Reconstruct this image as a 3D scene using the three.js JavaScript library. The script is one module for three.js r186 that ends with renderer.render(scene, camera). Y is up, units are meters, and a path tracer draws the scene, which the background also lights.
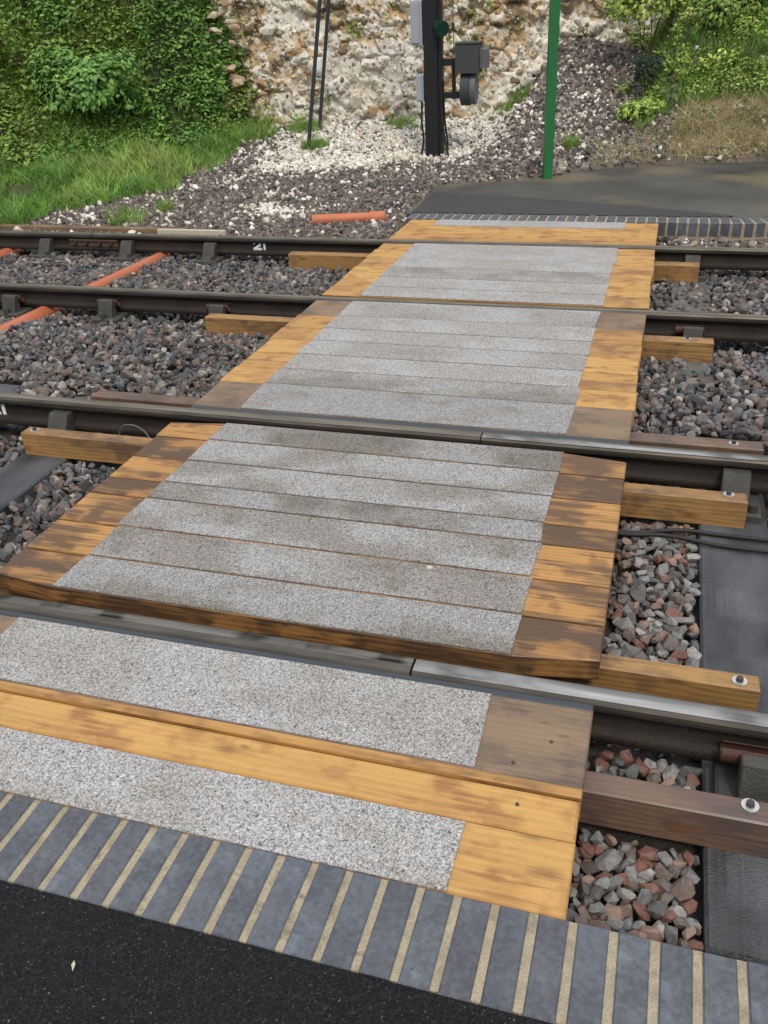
import * as THREE from 'three';
import { ConvexGeometry } from 'three/addons/geometries/ConvexGeometry.js';
import { mergeGeometries, toCreasedNormals } from 'three/addons/utils/BufferGeometryUtils.js';

/* ---------- camera, sky, sun, exposure (x runs along the rails, z towards the viewer, y = 0 is the rail top) ---------- */
const scene = new THREE.Scene();
const camera = new THREE.PerspectiveCamera(60.27, 768 / 1024, 0.05, 300);
camera.position.set(0.0423, 1.6074, 1.8363);
camera.rotation.set(THREE.MathUtils.degToRad(-30.143), THREE.MathUtils.degToRad(18.164), THREE.MathUtils.degToRad(-3.054), 'YXZ');
const renderer = new THREE.WebGLRenderer({ antialias: true });
renderer.toneMapping = THREE.LinearToneMapping;
renderer.toneMappingExposure = 1.1;
renderer.shadowMap.enabled = true;
const D = Math.PI / 180;
function rng(seed) { let a = seed >>> 0; return () => { a = (a + 0x6D2B79F5) | 0; let t = Math.imul(a ^ (a >>> 15), 1 | a); t = (t + Math.imul(t ^ (t >>> 7), 61 | t)) ^ t; return ((t ^ (t >>> 14)) >>> 0) / 4294967296; }; }
function hash(x, y, s) { let h = Math.imul(x | 0, 374761393) ^ Math.imul(y | 0, 668265263) ^ Math.imul(s | 0, 1274126177); h = Math.imul(h ^ (h >>> 13), 1274126177); return ((h ^ (h >>> 16)) >>> 0) / 4294967296; }
function vn(x, y, px, py, s) {            // value noise that repeats after px, py cells
  const xi = Math.floor(x), yi = Math.floor(y), fx = x - xi, fy = y - yi;
  const x0 = ((xi % px) + px) % px, y0 = ((yi % py) + py) % py, x1 = (x0 + 1) % px, y1 = (y0 + 1) % py;
  const u = fx * fx * (3 - 2 * fx), v = fy * fy * (3 - 2 * fy);
  const a = hash(x0, y0, s), b = hash(x1, y0, s), c = hash(x0, y1, s), d = hash(x1, y1, s);
  return a + (b - a) * u + (c - a) * v + (a - b - c + d) * u * v;
}
function fbm(x, y, px, py, s, o = 4) { let t = 0, a = 0.5, n = 0; for (let i = 0; i < o; i++) { t += a * vn(x, y, px, py, s + i * 17); n += a; a *= 0.5; x *= 2; y *= 2; px *= 2; py *= 2; } return t / n; }
const BIG = 4096, fb = (x, y, s, o = 4) => fbm(x + 1000, y + 1000, BIG, BIG, s, o);
const clamp = (x, a = 0, b = 1) => Math.min(b, Math.max(a, x)), lerp = (a, b, t) => a + (b - a) * t;
const sst = (a, b, x) => { const t = clamp((x - a) / (b - a)); return t * t * (3 - 2 * t); };
function table(t, x) { if (x <= t[0][0]) return t[0][1]; for (let i = 1; i < t.length; i++) if (x <= t[i][0]) return lerp(t[i - 1][1], t[i][1], (x - t[i - 1][0]) / (t[i][0] - t[i - 1][0])); return t[t.length - 1][1]; }

{ // bright overcast sky: a cloud sheet, paler overhead than at the horizon
  const W = 256, H = 128, d = new Float32Array(W * H * 4);
  for (let j = 0; j < H; j++) for (let i = 0; i < W; i++) {
    const el = (j + 0.5) / H * Math.PI - Math.PI / 2, s = Math.sin(el);
    let L = s >= 0 ? 0.95 * (1 + 1.5 * s) / 2.1 : 0.16;
    if (s >= 0) L *= 0.82 + 0.36 * fbm(i / W * 6, j / H * 6, 6, 6, 5, 4);
    const k = (j * W + i) * 4; d[k] = L * 0.98; d[k + 1] = L; d[k + 2] = L * 1.045; d[k + 3] = 1;
  }
  const t = new THREE.DataTexture(d, W, H, THREE.RGBAFormat, THREE.FloatType);
  t.mapping = THREE.EquirectangularReflectionMapping; t.magFilter = t.minFilter = THREE.LinearFilter; t.needsUpdate = true;
  scene.background = t; scene.environment = t;
}
const sun = new THREE.DirectionalLight(0xfff4e2, 1.5);
sun.position.set(4, 14, 6); sun.target.position.set(-1, 0, -4);
sun.castShadow = true; sun.shadow.radius = 22; sun.shadow.mapSize.set(2048, 2048);
Object.assign(sun.shadow.camera, { left: -12, right: 12, top: 12, bottom: -12, near: 1, far: 40 });
scene.add(sun, sun.target);

/* ---------- helpers ---------- */
const taken = {};
const numbered = n => { const k = taken[n] = (taken[n] || 0) + 1; return k === 1 ? n : n + '_' + String(k - 1).padStart(3, '0'); };
function thing(name, label, category, p = [0, 0, 0], group) {
  const o = new THREE.Group(); o.name = numbered(name); o.position.set(...p); o.userData = { label, category }; if (group) o.userData.group = group; scene.add(o); return o;
}
const shadow = m => { m.castShadow = m.receiveShadow = true; return m; };
function part(name, geo, mat, parent, local = false) {    // geometry in world metres unless local
  if (!local) { const w = new THREE.Vector3(); for (let o = parent; o && o !== scene; o = o.parent) w.add(o.position); geo.translate(-w.x, -w.y, -w.z); }
  const m = shadow(new THREE.Mesh(geo, mat)); m.name = name; parent.add(m); return m;
}
function single(name, geo, mat, label, category, group) {
  geo.computeBoundingBox(); const b = geo.boundingBox, c = [(b.min.x + b.max.x) / 2, b.min.y, (b.min.z + b.max.z) / 2];
  geo.translate(-c[0], -c[1], -c[2]); const m = shadow(new THREE.Mesh(geo, mat)); m.name = numbered(name); m.position.set(...c);
  m.userData = { label, category }; if (group) m.userData.group = group; scene.add(m); return m;
}
function structure(name, geo, mat, label) { const m = shadow(new THREE.Mesh(geo, mat)); m.name = numbered(name); m.userData = { kind: 'structure', label, category: 'ground' }; scene.add(m); return m; }
function soup(pos, uv, col) {
  const g = new THREE.BufferGeometry(); g.setAttribute('position', new THREE.Float32BufferAttribute(pos, 3)); g.setAttribute('uv', new THREE.Float32BufferAttribute(uv, 2));
  if (col) g.setAttribute('color', new THREE.Float32BufferAttribute(col, 3)); g.computeVertexNormals(); return g;
}
// convex outline in x,z raised from y0 to y1 with a bevelled upper edge; uv in metres
function slab(poly, y0, y1, bev = 0.003, ou = 0, ov = 0) {
  let A = 0; for (let i = 0; i < poly.length; i++) { const a = poly[i], b = poly[(i + 1) % poly.length]; A += a[0] * b[1] - b[0] * a[1]; }
  const P = A < 0 ? poly.slice() : poly.slice().reverse(), n = P.length;
  const inn = P.map((p, i) => { const a = P[(i + n - 1) % n], b = P[(i + 1) % n]; const d1 = norm2(p[0] - a[0], p[1] - a[1]), d2 = norm2(b[0] - p[0], b[1] - p[1]); const n1 = [-d1[1], d1[0]], n2 = [-d2[1], d2[0]]; const k = 1 + n1[0] * n2[0] + n1[1] * n2[1]; const s = -1; return [p[0] - s * bev * -(n1[0] + n2[0]) / k * -1, p[1] - s * bev * -(n1[1] + n2[1]) / k * -1]; });
  const cx = P.reduce((s, p) => s + p[0], 0) / n, cz = P.reduce((s, p) => s + p[1], 0) / n;
  // make sure the inner ring is inside
  const far = P.reduce((s, p) => s + Math.hypot(p[0] - cx, p[1] - cz), 0), near = inn.reduce((s, p) => s + Math.hypot(p[0] - cx, p[1] - cz), 0);
  const I = near < far ? inn : P.map((p, i) => [2 * p[0] - inn[i][0], 2 * p[1] - inn[i][1]]);
  const pos = [], uv = [];
  const tri = (a, b, c, ua, ub, uc) => { pos.push(...a, ...b, ...c); uv.push(...ua, ...ub, ...uc); };
  const T = q => [q[0] + ou, q[1] + ov];
  for (let i = 1; i < n - 1; i++) {
    tri([I[0][0], y1, I[0][1]], [I[i][0], y1, I[i][1]], [I[i + 1][0], y1, I[i + 1][1]], T(I[0]), T(I[i]), T(I[i + 1]));
    tri([P[0][0], y0, P[0][1]], [P[i + 1][0], y0, P[i + 1][1]], [P[i][0], y0, P[i][1]], T(P[0]), T(P[i + 1]), T(P[i]));
  }
  const yb = y1 - bev;
  for (let i = 0; i < n; i++) {
    const a = P[i], b = P[(i + 1) % n], c = I[i], d = I[(i + 1) % n];
    const av = [a[0], yb, a[1]], bv = [b[0], yb, b[1]];
    tri([c[0], y1, c[1]], av, bv, T(c), T(a), T(b)); tri([c[0], y1, c[1]], bv, [d[0], y1, d[1]], T(c), T(b), T(d));
    const along = Math.abs(b[0] - a[0]) > Math.abs(b[1] - a[1]);
    const ua = along ? [a[0] + ou, 0.3 + ov] : [a[1] * 0.06 + ou, a[1] + ov], ub = along ? [b[0] + ou, 0.3 + ov] : [b[1] * 0.06 + ou, b[1] + ov];
    const h = y1 - y0; const uA = along ? [ua[0], ua[1] + h] : [ua[0] + h * 0.3, ua[1]], uB = along ? [ub[0], ub[1] + h] : [ub[0] + h * 0.3, ub[1]];
    tri(av, [a[0], y0, a[1]], [b[0], y0, b[1]], ua, uA, uB); tri(av, [b[0], y0, b[1]], bv, ua, uB, ub);
  }
  const g = soup(pos, uv); const nn = g.attributes.normal, pp = g.attributes.position; // outward check on the top face
  if (nn.getY(0) < 0) { const ix = pp.array, iu = g.attributes.uv.array; for (let t = 0; t < ix.length; t += 9) for (let k = 0; k < 3; k++) { const q = ix[t + 3 + k]; ix[t + 3 + k] = ix[t + 6 + k]; ix[t + 6 + k] = q; } for (let t = 0; t < iu.length; t += 6) for (let k = 0; k < 2; k++) { const q = iu[t + 2 + k]; iu[t + 2 + k] = iu[t + 4 + k]; iu[t + 4 + k] = q; } g.computeVertexNormals(); }
  return g;
}
function norm2(x, y) { const l = Math.hypot(x, y) || 1; return [x / l, y / l]; }
const rect = (x0, x1, z0, z1) => [[x0, z0], [x1, z0], [x1, z1], [x0, z1]];
const bar = (x0, x1, y0, y1, z0, z1, bev = 0.004, ou, ov) => slab(rect(x0, x1, z0, z1), y0, y1, bev, ou, ov);
function extrudeX(prof, x0, x1, seg = 1, crease = 0.6) {   // closed outline (z,y) swept along x; uv: x metres, distance round the outline
  const pos = [], uv = [], n = prof.length, L = [0]; for (let i = 0; i < n; i++) { const a = prof[i], b = prof[(i + 1) % n]; L.push(L[i] + Math.hypot(b[0] - a[0], b[1] - a[1])); }
  for (let s = 0; s < seg; s++) { const xa = lerp(x0, x1, s / seg), xb = lerp(x0, x1, (s + 1) / seg);
    for (let i = 0; i < n; i++) { const a = prof[i], b = prof[(i + 1) % n];
      pos.push(xa, a[1], a[0], xb, a[1], a[0], xb, b[1], b[0], xa, a[1], a[0], xb, b[1], b[0], xa, b[1], b[0]);
      uv.push(xa, L[i], xb, L[i], xb, L[i + 1], xa, L[i], xb, L[i + 1], xa, L[i + 1]); } }
  const sh = THREE.ShapeUtils.triangulateShape(prof.map(p => new THREE.Vector2(...p)), []);
  for (const x of [x0, x1]) for (const t of sh) for (const k of t) { pos.push(x, prof[k][1], prof[k][0]); uv.push(prof[k][0], prof[k][1]); }
  return toCreasedNormals(soup(pos, uv), crease);
}
const tube = (pts, r, seg = 24, rad = 8) => new THREE.TubeGeometry(new THREE.CatmullRomCurve3(pts.map(p => new THREE.Vector3(...p))), seg, r, rad, false);

/* ---------- textures and materials ---------- */
function tex(w, h, fn, srgb, rx = 1, ry = 1) {
  const d = new Uint8Array(w * h * 4); const o = [0, 0, 0];
  for (let j = 0; j < h; j++) for (let i = 0; i < w; i++) { fn(i, j, o); const k = (j * w + i) * 4; for (let c = 0; c < 3; c++) { let v = clamp(o[c]); if (srgb) v = v <= 0.0031308 ? v * 12.92 : 1.055 * Math.pow(v, 1 / 2.4) - 0.055; d[k + c] = v * 255 + 0.5; } d[k + 3] = 255; }
  const t = new THREE.DataTexture(d, w, h, THREE.RGBAFormat); t.wrapS = t.wrapT = THREE.RepeatWrapping; t.magFilter = THREE.LinearFilter; t.minFilter = THREE.LinearMipmapLinearFilter; t.generateMipmaps = true; t.anisotropy = 8;
  if (srgb) t.colorSpace = THREE.SRGBColorSpace; t.repeat.set(1 / rx, 1 / ry); t.needsUpdate = true; return t;
}
const std = (o) => new THREE.MeshStandardMaterial({ side: THREE.DoubleSide, ...o });

// anti-slip grit: a bed of angular grains a few millimetres across, trodden dirt in patches
function gritTextures(seed, dirt, tone) {
  const N = 1024;
  const H = new Float32Array(N * N);
  for (let j = 0; j < N; j++) for (let i = 0; i < N; i++) H[j * N + i] = 0.55 * vn(i / 3.2, j / 3.2, 320, 320, seed) + 0.45 * vn(i / 2, j / 2, 512, 512, seed + 3);
  const map = tex(N, N, (i, j, o) => {
    const g = vn(i / 3.2, j / 3.2, 320, 320, seed + 7), f = vn(i / 4, j / 4, 256, 256, seed + 9), hgt = H[j * N + i];
    let v = 0.35 + (g - 0.5) * 0.36 + (hgt - 0.5) * 0.33; if (f > 0.86) v += 0.17; if (f < 0.14) v -= 0.2;
    const m = fbm(i / N * 3, j / N * 5, 3, 5, seed + 21, 5), m2 = fbm(i / N * 7, j / N * 9, 7, 9, seed + 31, 4);
    const k = clamp((m - 0.5) * 4.5 + 0.35) * dirt + clamp((m2 - 0.6) * 6) * dirt * 0.5;
    v = clamp(v, 0.04, 0.9) * tone * (1 - 0.36 * k); const w = (vn(i / 5, j / 5, 205, 205, seed + 41) - 0.5) * 0.10;
    o[0] = v * (1.01 + w + 0.05 * k); o[1] = v * (1 + 0.2 * w); o[2] = v * (1.01 - w - 0.11 * k);
  }, true);
  const bump = tex(N, N, (i, j, o) => { o[0] = o[1] = o[2] = H[j * N + i]; }, false);
  return { map, bump };
}
const gritMats = [[11, 0.4, 1.04], [53, 0.8, 0.90], [97, 1.15, 0.80], [139, 0.5, 1.0]].map(([s, d, t]) => { const g = gritTextures(s, d, t); return std({ map: g.map, bumpMap: g.bump, bumpScale: 0.0022, roughness: 0.82 }); });

// sawn softwood: grain along x, knots, ingrained dirt in streaks
function woodTextures(seed, base, dark, stain, amt = 0.85) {
  const W = 1024, Hh = 512, R = rng(seed), knots = [];
  for (let k = 0; k < 13; k++) knots.push([R(), R(), 0.006 + R() * 0.016]);
  const G = (i, j) => {
    let u = i / W, v = j / Hh * 0.5, kd = 9, ks = 0;
    let vv = v; for (const [a, b, r] of knots) { let dx = u - a; dx -= Math.round(dx); let dv = v - b * 0.5; dv -= Math.round(dv * 2) / 2; const q = Math.hypot(dx * 0.45, dv) / r; if (q < kd) kd = q; ks += Math.exp(-q * q * 0.35) * (dv > 0 ? 1 : -1) * 0.012; }
    vv += ks + 0.012 * (fbm(u * 3, v * 8, 3, 4, seed + 1, 3) - 0.5);
    const ring = 0.5 + 0.5 * Math.sin(vv * 2 * Math.PI * 52 + 5 * fbm(u * 2, v * 6, 2, 3, seed + 2, 3));
    const fine = fbm(u * 8, v * 320, 8, 160, seed + 5, 3);
    return [ring, fine, kd];
  };
  const map = tex(W, Hh, (i, j, o) => {
    const [ring, fine, kd] = G(i, j), u = i / W, v = j / Hh;
    const t = 0.3 * ring * ring * (0.4 + 1.2 * fbm(u * 3, v * 9, 3, 9, seed + 40, 3)) + 0.6 * fine;
    const gr = fbm(u * 14, v * 90, 14, 90, seed + 44, 3) - 0.5, sp = vn(u * 150, v * 90, 150, 90, seed + 47);
    const st = fbm(u * 5, v * 5, 5, 5, seed + 12, 5) + 0.22 * gr, st2 = fbm(u * 3, v * 26, 3, 26, seed + 15, 4) + 0.1 * gr, bl = fbm(u * 12, v * 7, 12, 7, seed + 18, 5) + 0.12 * gr;
    let k = sst(0.54 - stain * 0.20, 0.80 - stain * 0.02, st) * (0.25 + 0.75 * stain) + sst(0.58, 0.74, st2) * stain * 0.6 + sst(0.54, 0.76, bl) * 0.6; k = clamp(k);
    const kn = clamp(1.2 - kd) * (0.6 + 0.8 * fine); const bright = 0.88 + 0.24 * (0.5 - t) + 0.30 * (fbm(u * 3, v * 4, 3, 4, seed + 33, 4) - 0.5) - (sp > 0.93 ? 0.18 : 0);
    for (let c = 0; c < 3; c++) { let q = base[c] * bright * (c === 2 ? 1.08 - 0.25 * t : c === 1 ? 1.03 - 0.10 * t : 1); q = lerp(q, dark[c] * (0.7 + 0.7 * fine), k * amt); q = lerp(q, [0.17, 0.075, 0.03][c], clamp(kn) * 0.75); o[c] = q; }
  }, true, 1, 0.5);
  const bump = tex(512, 256, (i, j, o) => { const [ring, fine, kd] = G(i * 2, j * 2); o[0] = o[1] = o[2] = 0.5 * fine + 0.35 * (1 - ring) + 0.15 * clamp(kd); }, false, 1, 0.5);
  return { map, bump };
}
const woodMat = (seed, base, dark, stain, rough = 0.62, amt = 0.85) => { const w = woodTextures(seed, base, dark, stain, amt); return std({ map: w.map, bumpMap: w.bump, bumpScale: 0.0016, roughness: rough }); };
const M = {};
M.fresh = woodMat(101, [0.60, 0.35, 0.105], [0.25, 0.10, 0.035], 0.65, 0.5, 0.78);
M.fresh2 = woodMat(133, [0.54, 0.30, 0.09], [0.19, 0.09, 0.038], 0.8, 0.5, 0.8);
M.stained = woodMat(171, [0.48, 0.25, 0.075], [0.075, 0.042, 0.026], 1.1, 0.5);
M.dirty = woodMat(211, [0.40, 0.20, 0.065], [0.05, 0.033, 0.024], 1.1, 0.5);
M.greyed = woodMat(251, [0.27, 0.185, 0.115], [0.10, 0.075, 0.06], 0.8, 0.45);
M.beam = woodMat(301, [0.40, 0.225, 0.08], [0.10, 0.065, 0.045], 0.8, 0.5);
M.beamDark = woodMat(331, [0.19, 0.122, 0.088], [0.085, 0.06, 0.055], 0.8, 0.34);

const noiseTex = (N, fn, size) => tex(N, N, fn, true, size, size);
const grainBump = tex(512, 512, (i, j, o) => { o[0] = o[1] = o[2] = 0.5 * vn(i / 3, j / 3, 170, 170, 3) + 0.5 * fbm(i / 512 * 40, j / 512 * 40, 40, 40, 9, 4); }, false, 0.5, 0.5);
M.asphalt = new THREE.MeshPhysicalMaterial({ side: THREE.DoubleSide, specularIntensity: 0.55, roughness: 0.72, bumpScale: 0.016,
  map: noiseTex(1024, (i, j, o) => { const g = vn(i / 5, j / 5, 204, 204, 61), f = vn(i / 2.5, j / 2.5, 409, 409, 63), m = fbm(i / 1024 * 4, j / 1024 * 4, 4, 4, 66, 4); let v = 0.005 + 0.02 * g * f + 0.006 * m; if (vn(i / 3, j / 3, 341, 341, 71) > 0.915) v += 0.42 * f * f; o[0] = v * 0.95; o[1] = v; o[2] = v * 1.15; }, 1),
  bumpMap: tex(1024, 1024, (i, j, o) => { o[0] = o[1] = o[2] = 0.7 * vn(i / 5, j / 5, 204, 204, 61) + 0.3 * vn(i / 2.5, j / 2.5, 409, 409, 63); }, false, 1, 1) });
M.asphaltNew = std({ roughness: 0.5, bumpMap: grainBump, bumpScale: 0.004, map: noiseTex(512, (i, j, o) => { const v = 0.018 + 0.025 * vn(i / 2, j / 2, 256, 256, 67) + 0.012 * fbm(i / 64, j / 64, 8, 8, 68, 4); o[0] = v; o[1] = v * 1.01; o[2] = v * 1.1; }, 1.5) });
M.asphaltOld = std({ roughness: 0.5, bumpMap: grainBump, bumpScale: 0.004, map: noiseTex(1024, (i, j, o) => {
  const m = fbm(i / 1024 * 5, j / 1024 * 5, 5, 5, 81, 5), g = vn(i / 2, j / 2, 512, 512, 83), s = fbm(i / 1024 * 3, j / 1024 * 4, 3, 4, 88, 5); const v = 0.06 + 0.05 * (g - 0.5) + 0.09 * (m - 0.5), k = clamp((s - 0.52) * 6) * 0.6;
  o[0] = lerp(v * 1.02, 0.19, k); o[1] = lerp(v, 0.155, k); o[2] = lerp(v * 0.98, 0.085, k); if (vn(i / 4, j / 4, 256, 256, 91) > 0.965) { o[0] += 0.15; o[1] += 0.15; o[2] += 0.14; } }, 3) });
const brickTex = (s, c) => noiseTex(512, (i, j, o) => { const m = fbm(i / 512 * 6, j / 512 * 6, 6, 6, s, 5), f = fbm(i / 512 * 60, j / 512 * 60, 60, 60, s + 5, 2), p = vn(i / 4, j / 4, 128, 128, s + 8), w = fbm(i / 512 * 11, j / 512 * 11, 11, 11, s + 13, 4);
  let q = 0.60 + 0.40 * (m - 0.5) + 0.35 * (f - 0.5) + clamp((w - 0.62) * 5) * 0.28; if (p > 0.955) q *= 0.35; for (let k = 0; k < 3; k++) o[k] = c[k] * q; }, 0.55);
M.bricks = [[401, [0.150, 0.172, 0.212]], [411, [0.135, 0.150, 0.180]], [421, [0.150, 0.157, 0.190]], [431, [0.165, 0.190, 0.222]]].map(([s, c]) => std({ map: brickTex(s, c), roughness: 0.45, bumpMap: grainBump, bumpScale: 0.0015 }));
M.mortar = std({ roughness: 0.95, bumpMap: grainBump, bumpScale: 0.004, map: noiseTex(512, (i, j, o) => { const m = fbm(i / 512 * 14, j / 512 * 14, 14, 14, 441, 4), f = vn(i / 2, j / 2, 256, 256, 443); const v = 0.36 + 0.30 * (m - 0.5) + 0.12 * (f - 0.5) - clamp((m - 0.64) * 6) * 0.25; o[0] = v * 0.98; o[1] = v * 0.85; o[2] = v * 0.60; }, 0.5) });
M.rust = std({ roughness: 0.78, metalness: 0.1, bumpMap: grainBump, bumpScale: 0.002, map: noiseTex(512, (i, j, o) => { const m = fbm(i / 512 * 5, j / 512 * 16, 5, 16, 451, 5), f = vn(i / 3, j / 3, 170, 170, 453); const v = 0.016 + 0.024 * (m - 0.4) + 0.012 * (f - 0.5); o[0] = v * 1.25; o[1] = v * 0.98; o[2] = v * 0.72; }, 0.7) });
M.railHead = std({ metalness: 0.55, roughness: 0.42, map: noiseTex(512, (i, j, o) => { const m = fbm(i / 512 * 6, j / 512 * 40, 6, 40, 461, 4); const v = 0.085 + 0.08 * (m - 0.5); o[0] = v * 1.12; o[1] = v; o[2] = v * 0.84; }, 0.8) });
M.band1 = std({ metalness: 0.9, map: noiseTex(512, (i, j, o) => { const m = fbm(i / 512 * 4, j / 512 * 60, 4, 60, 471, 4), d = fbm(i / 512 * 5, j / 512 * 9, 5, 9, 475, 4); const v = 0.37 + 0.34 * (m - 0.5) - clamp((d - 0.5) * 5) * 0.18; o[0] = v * 1.02; o[1] = v; o[2] = v * 0.97; }, 0.9), roughness: 0.36 });
M.band3 = std({ metalness: 0.75, roughness: 0.42, map: noiseTex(512, (i, j, o) => { const m = fbm(i / 512 * 5, j / 512 * 70, 5, 70, 485, 4), d = fbm(i / 512 * 8, j / 512 * 8, 8, 8, 487, 4); const v = 0.19 + 0.24 * (m - 0.5) - clamp((d - 0.46) * 5) * 0.12; o[0] = v * 1.07; o[1] = v; o[2] = v * 0.9; }, 0.9) });
M.band2 = std({ metalness: 0.6, roughness: 0.5, map: noiseTex(512, (i, j, o) => { const m = fbm(i / 512 * 4, j / 512 * 50, 4, 50, 481, 4); const v = 0.19 + 0.16 * (m - 0.5); o[0] = v * 1.1; o[1] = v; o[2] = v * 0.8; }, 0.9) });
M.rubber = std({ roughness: 0.5, bumpMap: grainBump, bumpScale: 0.001, color: new THREE.Color(0.04, 0.05, 0.065) });
M.chair = std({ roughness: 0.7, bumpMap: grainBump, bumpScale: 0.003, map: noiseTex(256, (i, j, o) => { const m = fbm(i / 256 * 8, j / 256 * 8, 8, 8, 491, 4); const v = 0.052 + 0.05 * (m - 0.4); o[0] = v * 1.02; o[1] = v; o[2] = v * 0.93; }, 0.4) });
M.plate = std({ color: new THREE.Color(0.075, 0.045, 0.03), roughness: 0.8, bumpMap: grainBump, bumpScale: 0.002 });
M.key = std({ color: new THREE.Color(0.06, 0.022, 0.016), roughness: 0.65, bumpMap: grainBump, bumpScale: 0.002 });
M.bolt = std({ color: new THREE.Color(0.07, 0.066, 0.06), metalness: 0.4, roughness: 0.5 });
M.zinc = std({ color: new THREE.Color(0.62, 0.63, 0.63), metalness: 0.75, roughness: 0.38 });
M.sleeper = std({ roughness: 0.6, bumpMap: grainBump, bumpScale: 0.004, map: noiseTex(1024, (i, j, o) => { const m = fbm(i / 1024 * 10, j / 1024 * 5, 10, 5, 501, 5), g = fbm(i / 1024 * 160, j / 1024 * 5, 160, 5, 505, 3), s = fbm(i / 1024 * 6, j / 1024 * 7, 6, 7, 507, 4), p = vn(i / 4, j / 4, 256, 256, 509);
  let v = 0.062 + 0.11 * (m - 0.5) + 0.012 * (g - 0.5) + clamp((s - 0.56) * 5) * 0.03 * (0.4 + g); if (p > 0.965) v += 0.10; o[0] = v * 0.95; o[1] = v; o[2] = v * 1.13; }, 1.1) });
M.sleeperFar = std({ roughness: 0.85, bumpMap: grainBump, bumpScale: 0.006, map: noiseTex(512, (i, j, o) => { const m = fbm(i / 512 * 9, j / 512 * 9, 9, 9, 515, 5); const v = 0.12 + 0.14 * (m - 0.5); o[0] = v * 1.08; o[1] = v; o[2] = v * 0.9; }, 1) });
M.orange = std({ roughness: 0.5, bumpMap: grainBump, bumpScale: 0.001, map: noiseTex(256, (i, j, o) => { const m = fbm(i / 256 * 5, j / 256 * 5, 5, 5, 521, 4), d = clamp((fbm(i / 256 * 9, j / 256 * 6, 9, 6, 523, 4) - 0.55) * 5) * 0.5; const v = 0.85 + 0.4 * (m - 0.5); o[0] = lerp(0.62 * v, 0.40, d); o[1] = lerp(0.18 * v, 0.18, d); o[2] = lerp(0.085 * v, 0.11, d); }, 0.5) });
M.black = std({ roughness: 0.45, bumpMap: grainBump, bumpScale: 0.001, color: new THREE.Color(0.012, 0.013, 0.015) });
M.cable = std({ roughness: 0.6, color: new THREE.Color(0.016, 0.016, 0.018) });
M.wire = std({ roughness: 0.6, metalness: 0.3, color: new THREE.Color(0.16, 0.15, 0.14) });
M.greyPaint = std({ roughness: 0.55, color: new THREE.Color(0.36, 0.40, 0.46) });
M.darkGrey = std({ roughness: 0.6, bumpMap: grainBump, bumpScale: 0.001, color: new THREE.Color(0.055, 0.062, 0.062) });
M.midGrey = std({ roughness: 0.5, color: new THREE.Color(0.13, 0.14, 0.155) });
M.greenPost = std({ roughness: 0.42, bumpMap: grainBump, bumpScale: 0.0006, color: new THREE.Color(0.018, 0.165, 0.05) });
M.greenLamp = std({ roughness: 0.35, color: new THREE.Color(0.006, 0.04, 0.026) });
M.rod = std({ roughness: 0.5, metalness: 0.2, color: new THREE.Color(0.045, 0.055, 0.062) });
M.paint = std({ roughness: 0.7, color: new THREE.Color(0.78, 0.82, 0.88) });
M.pale = std({ roughness: 0.8, color: new THREE.Color(0.55, 0.50, 0.40), bumpMap: grainBump, bumpScale: 0.002 });
M.vc = std({ roughness: 0.85, vertexColors: true, bumpMap: grainBump, bumpScale: 0.004 });
M.stoneI = std({ roughness: 0.8 });
M.leaf = new THREE.MeshPhysicalMaterial({ side: THREE.DoubleSide, vertexColors: true, roughness: 0.6, transmission: 0.15, thickness: 0 });
M.blade = std({ roughness: 0.6, color: 0xffffff });

/* ---------- ground ---------- */
const R1 = 0, R2 = -1.505, R3 = -3.296, R4 = -4.801;
const backT = [[-2.2, -7.1], [-1.6, -7.28], [-1.12, -7.55], [-0.65, -8.03], [0.3, -8.38], [1.5, -8.5], [6, -8.6]];
const toeT = [[-10.4, -5.0], [-9.6, -5.05], [-8.6, -5.1], [-7.6, -5.0], [-6.68, -5.15], [-5.9, -5.7], [-5.29, -6.0], [-4.5, -6.6]];
const baseT = [[-14, 0.4], [-11, 0.33], [-10.1, 0.2], [-8.7, 0.04], [-7, -0.03], [-5.7, -0.11], [-5.1, -0.2]];
const shrubT = [[-10.4, 0.25], [-9.65, 0.42], [-8.4, 1.2], [-7.3, 1.9], [-6, 2.3]];
function ground(x, z) {
  let b = table(baseT, z) + 0.05 * (fb(x * 1.3, z * 1.3, 601, 4) - 0.5);
  const d = (table(toeT, z) - x) * 0.85;
  if (d > 0 && z < -5.1) { const ds = table(shrubT, z), fade = sst(-5.1, -5.5, z); b += fade * (0.07 * Math.min(d, ds) + Math.min(3.2, lerp(1.15, 3.4, sst(-8.5, -9.7, z)) * Math.max(0, d - ds)) + 0.34 * (fb(x * 1.6, z * 1.6, 611, 3) - 0.5) * sst(0, 0.9, d)); }
  if (x > -2.3) { const bz = table(backT, x); if (z > bz && z < -5.65 && x > -2.16) b = Math.min(b, -0.04);
    else if (z <= bz) { const k = sst(-2.3, -1.2, x), q = bz - z; b = lerp(b, Math.max(b, 0.01) + 0.20 * q, k);
      const s = sst(-0.35, 0.2, x); b += s * (0.09 * sst(0.0, 0.12, q) + 0.27 * sst(0.1, 0.6, q) - 0.12 * Math.min(q, 0.6) + 0.62 * Math.max(0, q - 0.75)); } }
  return b;
}
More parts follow.
